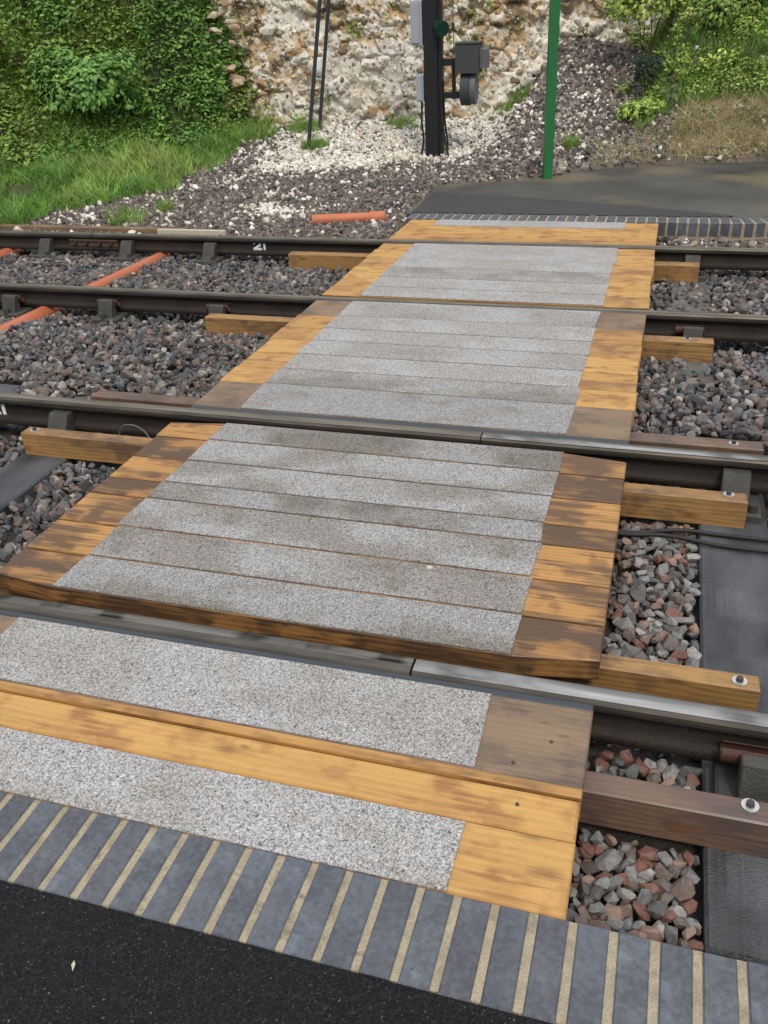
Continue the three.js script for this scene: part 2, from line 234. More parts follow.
{
  const x0 = -15, x1 = 7, z0 = -15, z1 = -5.05, nx = 270, nz = 150, pos = [], col = [], idx = [], uv = [];
  for (let j = 0; j <= nz; j++) for (let i = 0; i <= nx; i++) {
    const x = lerp(x0, x1, i / nx), z = lerp(z0, z1, j / nz), y = ground(x, z); pos.push(x, y, z); uv.push(x, z);
    const d = (table(toeT, z) - x) * 0.85, g = sst(-0.1, 0.3, d + 0.4 * (fb(x * 3, z * 3, 5, 3) - 0.5)), bz = table(backT, x), rr = x > -0.5 && z < bz - 0.3 ? 1 : 0, n = fb(x * 9, z * 9, 15, 4);
    const e = [0.12, 0.098, 0.082], gr = [0.06, 0.075, 0.028], k = Math.max(g, rr); for (let c = 0; c < 3; c++) col.push(lerp(e[c], gr[c], k) * (0.6 + 0.8 * n));
  }
  for (let j = 0; j < nz; j++) for (let i = 0; i < nx; i++) { const a = j * (nx + 1) + i, b = a + 1, c = a + nx + 1, d = c + 1; idx.push(a, c, b, b, c, d); }
  const g = new THREE.BufferGeometry(); g.setAttribute('position', new THREE.Float32BufferAttribute(pos, 3)); g.setAttribute('color', new THREE.Float32BufferAttribute(col, 3)); g.setAttribute('uv', new THREE.Float32BufferAttribute(uv, 2)); g.setIndex(idx); g.computeVertexNormals();
  structure('embankment_terrain', g, M.vc, 'brown earth and rubble ground rising into the cutting banks');
}
const bedY = -0.245;
const stoneEarth = std({ roughness: 0.95, bumpMap: grainBump, bumpScale: 0.01, map: noiseTex(512, (i, j, o) => { const m = fbm(i / 512 * 30, j / 512 * 30, 30, 30, 701, 3); const v = 0.018 + 0.035 * m; o[0] = v * 1.1; o[1] = v * 0.97; o[2] = v * 0.9; }, 1) });
const bed = structure('ballast_bed', slab(rect(-40, 40, -5.3, 0.672), -0.6, bedY, 0.004), stoneEarth, 'stone ballast bed carrying both railway tracks');
{ // wide ground sheet under everything
  const g = slab(rect(-60, 60, -60, 40), -1.0, -0.62, 0.01); structure('ground', g, stoneEarth, 'plain earth ground beneath the railway');
}
structure('near_path', slab(rect(-12, 12, 0.897, 9), -0.4, -0.002, 0.004), M.asphalt, 'black asphalt path in front of the brick kerb');

/* far path: an older grey surface and a newer black strip along the kerb */
const kerbBack = [[-2.06, -5.785], [0.5, -5.785], [0.75, -5.84], [1.0, -6.0], [1.25, -6.3], [1.5, -6.8]];
function sheet(outline, y0, y1, mat, name, label) {
  const s = new THREE.Shape(outline.map(p => new THREE.Vector2(p[0], -p[1]))); const g = new THREE.ExtrudeGeometry(s, { depth: y1 - y0, bevelEnabled: false }); g.rotateX(-Math.PI / 2); g.translate(0, y0, 0); return structure(name, g, mat, label);
}
{
  const strip = [[-2.09, -6.68], [-1.3, -6.50], [-0.6, -6.27], [-0.17, -6.13], [0.3, -5.95], [0.56, -5.83]];
  const back = [[-2.14, -7.12], [-1.6, -7.3], [-1.12, -7.58], [-0.65, -8.06], [0.3, -8.4], [1.5, -8.52], [4.5, -8.6]];
  const R = rng(77), jag = back.flatMap((p, i) => { if (i === back.length - 1) return [p]; const q = back[i + 1], o = []; for (let k = 0; k < 8; k++) o.push([lerp(p[0], q[0], k / 8), lerp(p[1], q[1], k / 8) + (R() - 0.5) * 0.09]); return o; });
  sheet([...jag, [4.5, -6.9], ...kerbBack.slice().reverse(), [-2.11, -5.785]], -0.3, -0.006, M.asphaltOld, 'far_path', 'worn grey asphalt path behind the far brick kerb');
  sheet([[-2.06, -5.787], ...strip, [0.5, -5.787]], -0.02, 0.004, M.asphaltNew, 'path_repair_strip', 'fresh black asphalt strip along the far brick kerb');
}

/* ---------- brick kerbs ---------- */
const PITCH = 0.0786;
function brickGeo(v) { const R = rng(900 + v), w = 0.0595 + R() * 0.0025, l = 0.213 + (R() - 0.5) * 0.003; return bar(-w / 2, w / 2, -0.1, 0, -l / 2, l / 2, 0.0035, R() * 3, R() * 3); }
const brickGeos = [0, 1, 2, 3, 4, 5].map(brickGeo);
function kerb(label, frames, mortarGeo, seed) {
  const k = thing('brick_kerb', label, 'kerb', [frames[0][0], -0.1, frames[0][1]], 'blue brick kerbs'); const R = rng(seed);
  part('mortar_bed', mortarGeo, M.mortar, k);
  for (const [x, z, a] of frames) { const m = shadow(new THREE.Mesh(brickGeos[Math.floor(R() * 6)], M.bricks[Math.floor(R() * 4)])); m.name = 'brick'; m.position.set(x - k.position.x, 0.1 + (R() - 0.5) * 0.003, z - k.position.z + (R() - 0.5) * 0.003); m.rotation.set((R() - 0.5) * 0.006, a + (R() - 0.5) * 0.012, (R() - 0.5) * 0.012); k.add(m); }
}
{
  const fr = []; for (let i = -30; i < 18; i++) fr.push([0.0165 - PITCH / 2 + i * PITCH, 0.789, 0]);
  kerb('kerb of blue engineering bricks on edge beside the near asphalt path', fr, bar(-2.4, 1.4, -0.35, -0.005, 0.6815, 0.8925, 0.002), 31);
  const fr2 = []; for (let x = -2.02; x < 0.55; x += PITCH) fr2.push([x, -5.678, 0]);
  // curve away at the right-hand end
  let x = fr2[fr2.length - 1][0], z = -5.678, a = 0; for (let i = 0; i < 11; i++) { a += 0.075; x += PITCH * 1.02 * Math.cos(a); z -= PITCH * 1.02 * Math.sin(a); fr2.push([x, z, a]); }
  const out = [], inn = []; for (const [px, pz, pa] of fr2) { const nx = Math.sin(pa), nz = Math.cos(pa); out.push([px + nx * 0.102, pz + nz * 0.102]); inn.push([px - nx * 0.104, pz - nz * 0.104]); }
  out[0][0] -= 0.035; inn[0][0] -= 0.035;
  const s = new THREE.Shape([...out, ...inn.reverse()].map(p => new THREE.Vector2(p[0], -p[1]))), g = new THREE.ExtrudeGeometry(s, { depth: 0.294, bevelEnabled: false }); g.rotateX(-Math.PI / 2); g.translate(0, -0.3, 0);
  kerb('far kerb of blue bricks on edge curving away behind the crossing', fr2, g, 57);
}

/* ---------- rails ---------- */
const half = [[0.020, 0], [0.029, -0.003], [0.034, -0.010], [0.035, -0.018], [0.035, -0.031], [0.030, -0.038], [0.0125, -0.048], [0.0095, -0.056], [0.0095, -0.094], [0.0125, -0.102], [0.029, -0.110], [0.0335, -0.117], [0.0335, -0.134], [0.027, -0.144], [0.018, -0.145]];
const prof = [...half, ...half.slice().reverse().map(p => [-p[0], p[1]])];
function rail(z, x0, x1, label, bandMat, side, w0 = -0.024, w1 = 0.026) {
  const t = thing('rail', label, 'rail', [(x0 + x1) / 2, -0.145, z], 'running rails');
  part('rail_body', extrudeX(prof, x0, x1, 2).translate(0, 0, z), M.rust, t);
  const cap = [[-0.0352, -0.022], [-0.0352, -0.010], [-0.030, -0.0025], [-0.020, 0.0008], [0.020, 0.0008], [0.030, -0.0025], [0.0352, -0.010], [0.0352, -0.022], [0.0345, -0.022], [0.030, -0.006], [0, -0.003], [-0.030, -0.006], [-0.0345, -0.022]];
  part('rail_head', extrudeX(cap, x0 + 0.0006, x1 - 0.0006, 1).translate(0, 0, z), M.railHead, t);
  part('running_band', extrudeX([[w0, 0.0005], [w0 + 0.003, 0.0016], [w1 - 0.003, 0.0016], [w1, 0.0005]], x0 + 0.001, x1 - 0.001, 1).translate(0, 0, z + side), bandMat, t);
  return t;
}
rail(R1, -30, -0.5005, 'nearest rail, length left of its joint in the crossing', M.band3, -0.010, -0.016, 0.018);
const railNear = rail(R1, -0.495, 25, 'nearest rail, silvery length right of its joint in the crossing', M.band1, 0);
const railTwo = rail(R2, -30, -0.602, 'second rail from the viewer, length left of its joint, painted with a white number', M.band2, 0);
rail(R2, -0.598, 25, 'second rail from the viewer, shiny length right of its joint', M.band1, 0.002);
rail(R3, -30, 25, 'third rail from the viewer, brown near rail of the far track', M.band2, 0, -0.016, 0.016);
const rail4a = rail(R4, -30, -4.608, 'farthest rail, length left of the fishplate joint', M.band2, 0, -0.016, 0.016);
const railFour = rail(R4, -4.6, 25, 'farthest rail, length with a white painted number beside the far kerb', M.band2, 0, -0.016, 0.016);
{ // fishplates bolted through the joint at the left
  const fp = [[0.0095, -0.055], [0.03, -0.046], [0.034, -0.06], [0.024, -0.068], [0.024, -0.088], [0.034, -0.096], [0.03, -0.107], [0.0095, -0.097]];
  const f = part('fishplate', extrudeX(fp, -4.84, -4.37, 1).translate(0, 0, R4), M.plate, rail4a);
  for (const x of [-4.78, -4.67, -4.54, -4.43]) { const b = new THREE.CylinderGeometry(0.017, 0.017, 0.03, 6); b.rotateX(Math.PI / 2); b.translate(x, -0.078, R4 + 0.036); part('bolt', b, M.bolt, f); }
}
// white painted numbers on two rail webs
function strokes(segs, w, x, y, z, sx, sy, lean) {
  const gs = segs.map(pl => { const gg = []; for (let i = 0; i < pl.length - 1; i++) { const [a, b] = [pl[i], pl[i + 1]], dx = (b[0] - a[0]) * sx, dy = (b[1] - a[1]) * sy, l = Math.hypot(dx, dy), g = new THREE.BoxGeometry(l + w * 0.8, w, 0.0012); g.rotateZ(Math.atan2(dy, dx)); g.translate(x + (a[0] + b[0]) / 2 * sx + lean * (a[1] + b[1]) / 2, y + (a[1] + b[1]) / 2 * sy, z + i * 0.0002); gg.push(g); } return mergeGeometries(gg); });
  return gs;
}
const two = [[0, 0.8], [0.15, 1], [0.42, 1], [0.55, 0.78], [0.5, 0.55], [0, 0], [0.6, 0]], one = [[0.9, 1], [0.9, 0]];
strokes([two, one], 0.018, -3.115, -0.092, R4 + 0.012, 0.1, 0.055, 0).forEach(g => part('painted_numeral', g, M.paint, railFour));
strokes([two, one], 0.02, -3.118, -0.098, R2 + 0.012, 0.12, 0.055, -0.015).forEach(g => part('painted_numeral', g, M.paint, railTwo));

/* ---------- sleepers and rail chairs ---------- */
const sleepW = 0.25;
function sleeper(x, zc, label, seed, mat = M.sleeper) {
  const R = rng(seed); const g = bar(x - sleepW / 2, x + sleepW / 2, -0.32, -0.19, zc - 1.295, zc + 1.295, 0.008, R() * 5, R() * 5); return single('sleeper', g, mat, label, 'sleeper', 'dark sleepers under the rails');
}
const T1X = [0.417, -2.66, -3.43], T2X = [0.26, -2.67, -3.49, -4.26, -5.06, -5.85];
['dark grey sleeper right of the crossing in the near track', 'dark grey sleeper left of the crossing in the near track', 'dark sleeper at the left picture edge, second left of the crossing in the near track'].forEach((l, i) => sleeper(T1X[i], (R1 + R2) / 2, l, 40 + i));
const ordinal = ['first', 'second', 'third', 'fourth', 'fifth'];
T2X.forEach((x, i) => sleeper(x, (R3 + R4) / 2, i === 0 ? 'stony sleeper right of the crossing in the far track' : `${ordinal[i - 1]} half buried sleeper left of the crossing in the far track`, 50 + i, M.sleeperFar));
const chairGeo = (() => { // cast chair, seat at rail foot; +z is the key side
  const base = bar(-0.1, 0.1, -0.19, -0.155, -0.185, 0.185, 0.008);
  const jaw = (z0, z1, z2, z3, top, w) => { const s = new THREE.Shape([[z0, -0.16], [z1, -0.16], [z3, top], [z2, top]].map(p => new THREE.Vector2(...p))); const g = new THREE.ExtrudeGeometry(s, { depth: w, bevelEnabled: true, bevelSize: 0.004, bevelThickness: 0.004, bevelSegments: 1 }); g.rotateY(-Math.PI / 2); g.translate(w / 2, 0, 0); return g.index ? g.toNonIndexed() : g; };
  const rib = (z0, z1, top, x) => { const g = new THREE.BoxGeometry(0.02, top + 0.16, Math.abs(z1 - z0)); g.translate(x, (top - 0.16) / 2, (z0 + z1) / 2); return g; };
  return { base, inner: jaw(-0.13, -0.036, -0.06, -0.0135, -0.05, 0.095), outer: jaw(0.15, 0.078, 0.115, 0.082, -0.056, 0.095) };
})();
function chair(x, z, inward, label) { // inward: -1 when the track lies on -z
  const t = thing('rail_chair', label, 'rail chair', [x, -0.19, z], 'cast chairs holding the rails');
  const put = (name, g, m, p = t) => { const o = shadow(new THREE.Mesh(g, m)); o.name = name; p.add(o); return o; };
  const base = put('base_plate', chairGeo.base, M.chair), sub = [put('inner_jaw', chairGeo.inner, M.chair), put('outer_jaw', chairGeo.outer, M.chair), put('key', chairGeo.key, M.key)];
  for (const o of [base, ...sub]) o.position.y = 0.19;
  for (const [bx, bz] of [[-0.065, -0.155], [0.065, -0.155], [0, 0.168]]) { const o = put('bolt', chairGeo.bolt, M.bolt, base); o.position.set(bx, -0.145, bz); }
  t.rotation.y = inward < 0 ? 0 : Math.PI; return t;
}
{ // spring steel key: a rolled C section wedged between jaw and web
  const pts = []; for (let i = 0; i <= 14; i++) { const a = lerp(-150, 150, i / 14) * D; pts.push([0.046 + 0.027 * Math.sin(a), -0.083 + 0.027 * -Math.cos(a)]); }
  const inner = pts.map(([a, b]) => [0.046 + (a - 0.046) * 0.88, -0.083 + (b + 0.083) * 0.88]).reverse();
  chairGeo.key = extrudeX([...pts, ...inner], -0.095, 0.06, 1, 0.8); chairGeo.bolt = new THREE.CylinderGeometry(0.018, 0.02, 0.04, 8);
}
const T1L = ['right of the crossing', 'left of the crossing', 'at the left picture edge'];
T1X.forEach((x, i) => { if (i === 0) chair(x, R1, -1, 'rail chair with red brown spring key under the nearest rail'); if (i < 2) chair(x, R2, 1, `rail chair under the second rail ${T1L[i]}`); });
T2X.forEach((x, i) => { const s = i === 0 ? 'right of the crossing' : `on the ${ordinal[i - 1]} sleeper left of the crossing`; if (i < 5) chair(x, R3, -1, `rail chair under the third rail ${s}`); if (i !== 1) chair(x, R4, 1, `rail chair under the farthest rail ${s}`); });

/* ---------- crossing deck ---------- */
const TH = 0.075;
function panel(label, z0, z1) { return thing('crossing_panel', label, 'crossing deck', [-1, -TH, (z0 + z1) / 2], 'timber crossing panels'); }
let plankSeed = 1;
function plank(t, poly, mat, grit, bev = 0.004) {
  const R = rng(500 + plankSeed++); const dy = (R() - 0.5) * 0.0016;
  const p = part('plank', slab(poly, -TH, -0.005 + dy, bev, R() * 3, R() * 3), mat, t);
  if (grit) part('grit_strip', slab(grit.poly, -0.005 + dy, 0.0005 + dy, 0.002, R() * 5, R() * 5), gritMats[grit.m], p);
  return p;
}
const gp = (x0, x1, z0, z1, m, seed) => { const R = rng(seed), e = 0.004, pts = []; const n = 2; // slightly uneven ends
  return { poly: [[x0 + (R() - 0.5) * 0.016, z0 + 0.0058], [x1 + (R() - 0.5) * 0.016, z0 + 0.0058], [x1 + (R() - 0.5) * 0.016, z1 - 0.0058], [x0 + (R() - 0.5) * 0.016, z1 - 0.0058]], m }; };
const screwGeo = new THREE.CylinderGeometry(0.0045, 0.0045, 0.003, 10);
const XL = -2.0, XR = 0.0;
{
  const t = panel('near deck panel with two wide grit strips and a bare yellow board between', 0.045, 0.678);
  plank(t, rect(XL, XR, 0.063, 0.332), M.greyed, gp(-1.752, -0.258, 0.061, 0.335, 3, 1));
  part('rubber_strip', bar(XL, XR, -TH, -0.006, 0.0365, 0.0615, 0.004), M.rubber, t);
  part('edge_batten', bar(XL, XR, -TH, -0.001, 0.3345, 0.363, 0.003, 0.4, 0.2), M.fresh2, t);
  plank(t, rect(XL, XR - 0.002, 0.3685, 0.4845), M.fresh, null, 0.006);
  plank(t, rect(XL, XR, 0.4885, 0.679), M.fresh, gp(-1.75, -0.242, 0.488, 0.6855, 0, 2));
  for (const [x, z] of [[-0.14, 0.415], [-0.09, 0.2], [-0.17, 0.29]]) { const s = shadow(new THREE.Mesh(screwGeo, M.bolt)); s.name = 'screw'; s.position.set(x + 1, TH - 0.0035, z - t.position.z); t.add(s); }
}
{
  const t = panel('deck panel between the near track rails, brown stained board ends', -1.412, -0.105);
  const zs = [-1.412, -1.236, -1.040, -0.847, -0.713, -0.503, -0.302, -0.105], mats = [M.stained, M.dirty, M.stained, M.dirty, M.stained, M.stained, M.dirty], gm = [2, 1, 1, 2, 1, 1, 2];
  for (let i = 0; i < 7; i++) { const a = zs[i] + 0.005, b = zs[i + 1] - 0.005; let poly = rect(XL, XR, a, b), g = gp(-1.745, -0.245, zs[i], zs[i + 1], gm[i], 20 + i);
    if (i === 0) { poly = [[XL - 0.005, a + 0.032], [-1.76, a], [-0.24, a], [XR, a + 0.032], [XR, b], [XL - 0.005, b]]; }
    if (i === 6) { poly = [[XL, a], [XR, a], [XR, b - 0.034], [-0.24, b], [-1.75, b], [XL, b - 0.03]]; }
    plank(t, poly, mats[i], g); }
  const st = []; const R = rng(8); for (let k = 0; k < 11; k++) { const a = k / 11 * Math.PI * 2, r = 0.007 + R() * 0.006; st.push([-0.57 + Math.cos(a) * r * 1.2, -0.48 + Math.sin(a) * r]); }
  const q = part('white_splash', slab(st, 0.0010, 0.0030, 0.0005), M.pale, t); q.userData.label = 'white splash on the grit';
}
{
  const t = panel('wide deck panel between the two tracks, dark first and last boards', -3.258, -1.547);
  const zs = [-3.258, -2.966, -2.735, -2.530, -2.313, -2.096, -1.890, -1.575], mats = [M.greyed, M.fresh2, M.fresh2, M.fresh, M.fresh2, M.fresh, M.greyed], gm = [3, 0, 0, 3, 0, 1, 2];
  part('rubber_strip', bar(XL, XR, -TH, -0.006, -1.576, -1.5425, 0.004), M.rubber, t);
  for (let i = 0; i < 7; i++) plank(t, rect(XL - (i % 3) * 0.006, XR - (i === 5 ? -0.006 : i % 2 * 0.004), zs[i] + 0.005, zs[i + 1] - 0.005), mats[i], gp(-1.76, -0.257, zs[i], zs[i + 1], gm[i], 40 + i));
}
{
  const t = panel('deck panel between the far track rails, pale grit and yellow board ends', -4.735, -3.37);
  const zs = [-4.735, -4.545, -4.308, -4.058, -3.810, -3.580, -3.37], mats = [M.fresh2, M.fresh, M.fresh2, M.fresh, M.fresh, M.fresh2];
  for (let i = 0; i < 6; i++) plank(t, rect(XL - (i % 2) * 0.008, XR + (i % 3) * 0.005, zs[i] + 0.005, zs[i + 1] - 0.005), mats[i], gp(-1.75, -0.25, zs[i], zs[i + 1], i === 3 ? 1 : 0, 60 + i));
}
{
  const t = panel('far deck panel of bare yellow boards with a narrow grit strip beside the far kerb', -5.545, -4.845);
  plank(t, rect(XL, XR, -4.845 - 0.237, -4.845), M.fresh2); plank(t, rect(XL, XR, -5.322, -5.086), M.fresh); plank(t, rect(XL, XR, -5.548, -5.326), M.fresh, gp(-1.76, -0.25, -5.55, -5.328, 0, 80));
}
/* support timbers that run under the deck and stick out on both sides */
function timber(z0, z1, xl, xr, label, mat, bolts, seed) {
  const R = rng(seed); const t = thing('support_timber', label, 'timber', [(xl + xr) / 2, -0.19, (z0 + z1) / 2], 'timbers carrying the deck boards');
  part('timber_beam', bar(xl, xr, -0.19, -0.0765, z0, z1, 0.005, R() * 3, R() * 2), mat, t);
  for (const [x, z] of bolts) {
    const w = part('washer', new THREE.CylinderGeometry(0.0205, 0.0205, 0.004, 20).translate(x, -0.0745, z), M.zinc, t);
    part('bolt_head', new THREE.CylinderGeometry(0.010, 0.011, 0.012, 6).translate(x, -0.068, z), M.bolt, w);
  }
}
timber(0.198, 0.268, -2.75, 1.2, 'reddish dark support timber outside the nearest rail with a bright bolt washer', M.beamDark, [[0.381, 0.222]], 1);
timber(-0.268, -0.203, -2.75, 0.431, 'yellow support timber end just inside the nearest rail with a bolt washer', M.beam, [[0.377, -0.229]], 2);
timber(-1.344, -1.272, -2.757, 0.453, 'support timber inside the second rail, both ends showing', M.beam, [[0.385, -1.318], [-2.70, -1.306]], 3);
timber(-1.820, -1.738, -2.68, 0.538, 'support timber just beyond the second rail, mostly hidden', M.beamDark, [[0.42, -1.775]], 4);
timber(-3.112, -3.030, -2.68, 0.368, 'support timber on the near side of the third rail', M.beam, [[0.23, -3.075]], 5);
timber(-4.695, -4.605, -2.745, 0.307, 'support timber inside the farthest rail', M.beam, [], 7);

/* ---------- stones ---------- */
function stoneGeo(seed, flat = 0.75, n = 13) {
  const R = rng(seed), pts = []; for (let i = 0; i < n; i++) { const a = R() * 6.283, u = R() * 2 - 1, s = Math.sqrt(1 - u * u), r = 0.8 + R() * 0.28; pts.push(new THREE.Vector3(s * Math.cos(a) * r, u * r * flat, s * Math.sin(a) * r * (0.72 + 0.2 * R()))); }
  const g = new ConvexGeometry(pts); const p = g.attributes.position, uv = new Float32Array(p.count * 2); for (let i = 0; i < p.count; i++) { uv[i * 2] = p.getX(i) * 0.04 + p.getY(i) * 0.02; uv[i * 2 + 1] = p.getZ(i) * 0.04 + p.getY(i) * 0.02; } g.setAttribute('uv', new THREE.BufferAttribute(uv, 2)); return g;
}
const stones = Array.from({ length: 14 }, (_, i) => stoneGeo(1200 + i, 0.62 + (i % 4) * 0.1, 15 + i % 7));
const speckle = (s, c, dev) => std({ roughness: 0.72, map: noiseTex(256, (i, j, o) => { const m = fbm(i / 256 * 8, j / 256 * 8, 8, 8, s, 4), g = vn(i / 3, j / 3, 85, 85, s + 3); const q = 0.62 + 0.8 * (m - 0.15) * 0.8 + dev * (g - 0.5); for (let k = 0; k < 3; k++) o[k] = c[k] * q; }, 0.08) });
const stoneCols = [[0.192, 0.2, 0.2], [0.264, 0.268, 0.268], [0.216, 0.108, 0.084], [0.2, 0.152, 0.132], [0.12, 0.12, 0.12], [0.304, 0.208, 0.168], [0.16, 0.136, 0.124], [0.352, 0.344, 0.328]];
const nearStoneMats = stoneCols.map((c, i) => speckle(1300 + i * 11, c, 0.5));
const excl = []; // rectangles that loose stones keep out of: x0,x1,z0,z1
for (const x of T1X) excl.push([x - 0.125, x + 0.125, -2.05, 0.545]);
for (const x of T2X) excl.push([x - 0.115, x + 0.115, -5.35, -2.75, x < -1 ? 0.3 : 0.75]);
for (const [a, b, c, d] of [[-2.76, 1.2, 0.198, 0.268], [-2.76, 0.431, -0.268, -0.203], [-2.757, 0.453, -1.344, -1.272], [-2.68, 0.538, -1.82, -1.738], [-2.68, 0.368, -3.112, -3.03], [-2.745, 0.307, -4.695, -4.605]]) excl.push([a, b, c, d]);
for (const z of [R1, R2, R3, R4]) excl.push([-40, 40, z - 0.034, z + 0.034]);
const blocked = (x, z, r, R) => { for (const e of excl) if (x > e[0] - r && x < e[1] + r && z > e[2] - r && z < e[3] + r) { if (e[4] && R() > e[4]) continue; return true; } return false; };
const q4 = new THREE.Quaternion(), e3 = new THREE.Euler(), m4 = new THREE.Matrix4(), v3 = new THREE.Vector3(), s3 = new THREE.Vector3(), cc = new THREE.Color();
{ // the largest stones in view, right of the crossing: each a piece of its own
  const R = rng(2024); let count = 0;
  for (const [x0, x1, z0, z1, want, pack = 0.70] of [[0.012, 0.285, 0.285, 0.66, 92], [0.012, 0.29, -1.255, -0.285, 168], [0.012, 0.28, 0.035, 0.19, 36, 0.56], [0.55, 0.70, -1.2, -0.5, 14]]) {
    const placed = []; let tries = 0;
    while (placed.length < want && tries++ < 9000) {
      const r = 0.021 + R() * R() * 0.019, x = lerp(x0 + r * 0.6, x1 - r * 0.6, R()), z = lerp(z0 + r * 0.5, z1 - r * 0.5, R());
      if (placed.some(p => Math.hypot(p[0] - x, p[1] - z) < (p[2] + r) * (tries < 4000 ? pack : pack * 0.8))) continue;
      placed.push([x, z, r]); const m = shadow(new THREE.Mesh(stones[Math.floor(R() * 14)], nearStoneMats[Math.floor(Math.pow(R(), 1.15) * 8)]));
      m.name = 'ballast_stone'; m.position.set(x, (z > 0 && z < 0.2 ? -0.172 : -0.204) + (R() - 0.5) * 0.024, z); m.rotation.set((R() - 0.5) * 1.4, R() * 6.28, (R() - 0.5) * 1.4); m.scale.set(r * (1 + R() * 0.35), r * (0.8 + R() * 0.4), r * (0.85 + R() * 0.3)); bed.add(m); count++;
    }
  }
}
function scatter(name, label, parent, n, seed, place, geos = 5, mat = M.stoneI) { // loose stone nobody could count; several shapes
  const R = rng(seed), lists = Array.from({ length: geos }, () => []);
  for (let i = 0; i < n; i++) { const p = place(R); if (p) lists[Math.floor(R() * geos)].push(p); }
  lists.forEach((l, k) => { if (!l.length) return; const im = new THREE.InstancedMesh(stones[(seed + k * 3) % 14], mat, l.length); im.name = parent ? name : numbered(name); im.userData = parent ? { kind: 'stuff' } : { kind: 'stuff', label, category: 'gravel' };
    l.forEach((p, i) => { e3.set(R() * 6.28, R() * 6.28, R() * 6.28); q4.setFromEuler(e3); m4.compose(v3.set(p[0], p[1], p[2]), q4, s3.set(p[3] * (0.9 + R() * 0.5), p[3] * (0.65 + R() * 0.4), p[3] * (0.8 + R() * 0.4))); im.setMatrixAt(i, m4); im.setColorAt(i, cc.setRGB(...p[4])); });
    im.castShadow = im.receiveShadow = true; (parent || scene).add(im); });
}
const tint = (c, R, k = 0.35) => { const f = 1 - k + 2 * k * R(); return c.map(v => v * f); };
const greys = [[0.084, 0.088, 0.097], [0.118, 0.12, 0.127], [0.169, 0.169, 0.173], [0.064, 0.065, 0.072], [0.152, 0.114, 0.097], [0.202, 0.147, 0.127], [0.106, 0.093, 0.084], [0.305, 0.279, 0.253]];
const warm = [[0.133, 0.136, 0.136], [0.168, 0.101, 0.077], [0.14, 0.108, 0.091], [0.084, 0.084, 0.084], [0.21, 0.147, 0.119], [0.182, 0.182, 0.178]];
const onDeck = (x, z) => x > -1.99 && x < -0.01;
// filler between and beneath the big stones
scatter('ballast_filler', '', bed, 2600, 3001, R => { const x = lerp(0.0, 0.72, R()), z = lerp(-1.5, 0.66, R()), r = 0.011 + R() * 0.010; if (blocked(x, z, r * 0.8, R)) return null; return [x, -0.232 + R() * 0.022, z, r, tint(warm[Math.floor(R() * 6)], R)]; }, 3);
const level = z => z < R2 && z > R3 ? -0.192 + 0.025 * sst(R2 - 0.1, R2 - 0.5, z) * sst(R3 + 0.1, R3 + 0.5, z) : z < R3 ? -0.186 : -0.208;
scatter('ballast_gravel', '', bed, 76000, 3101, R => {
  const x = R() < 0.7 ? lerp(-8.5, -1.9, R()) : lerp(-0.1, 2.6, R()), z = lerp(-5.25, 0.6, R()), r = 0.017 + R() * R() * 0.024; if (onDeck(x, z) && R() < 0.8) return null; if (z > -1.5 && x > 0 && x < 0.72) return null; if (z > -1.4 && x < -3.8) return null;
  if (blocked(x, z, r * 0.55, R)) return null;
  return [x, level(z) - 0.028 + R() * 0.038, z, r, tint(greys[Math.floor(Math.pow(R(), 1.25) * 8)], R)];
}, 6);

/* scree and rubble beyond the far rail: dark cinders and white chalk */
const chalk = [[0.74, 0.72, 0.66], [0.66, 0.62, 0.54], [0.82, 0.80, 0.76], [0.55, 0.49, 0.40]], cinder = [[0.166, 0.142, 0.131], [0.105, 0.093, 0.087], [0.227, 0.193, 0.17], [0.28, 0.236, 0.205], [0.074, 0.069, 0.069]];
function whiteness(x, z) { // where the chalk fragments have fallen
  let w = 0.05; const n = fb(x * 2.2, z * 2.2, 71, 4) - 0.5;
  w += 1.05 * sst(-4.7, -4.1, x) * sst(-1.5, -2.2, x) * sst(-7.75, -8.6, z + 0.42 * (x + 3) + n * 1.3);
  w += 0.45 * sst(-5.4, -4.8, x) * sst(-3.6, -4.4, x) * sst(-8.0, -9.2, z + n);
  w += 0.9 * Math.exp(-(((x + 3.55) / 0.28) ** 2 + ((z + 6.15) / 0.16) ** 2));
  if (x > -1.9) w += 0.13; return clamp(w + n * 0.5, 0.03, 0.95);
}
const rubble = (R) => { const x = lerp(-7.2, 1.2, R()), z = lerp(-11.2, -4.86, Math.pow(R(), 0.8)); const d = (table(toeT, z) - x) * 0.85; if (d > 0.05 + 0.5 * (fb(x * 3, z * 3, 5, 3) - 0.3)) return null;
  if (x > -2.14 && z > table(backT, x) + 0.03 - R() * R() * 0.3 && z < -5.55) return null; if (x > 0.05 && z < -8 && R() < (table(backT, x) - z < 0.16 ? 0.25 : 0.94)) return null; if (z > -5.6 && onDeck(x, z)) return null;
  const w = R() < whiteness(x, z), r = w ? 0.014 + R() * R() * 0.035 : (x > -1.9 ? 0.018 : 0.012) + R() * R() * (x > -1.9 ? 0.034 : 0.024); return [x, ground(x, z) + r * 0.25, z, r, w ? tint(chalk[Math.floor(R() * 4)], R, 0.15) : tint(cinder[Math.floor(R() * 5)], R)]; };
scatter('rubble', 'loose dark cinders and white chalk rubble below the rock face', null, 44000, 3203, rubble, 6);

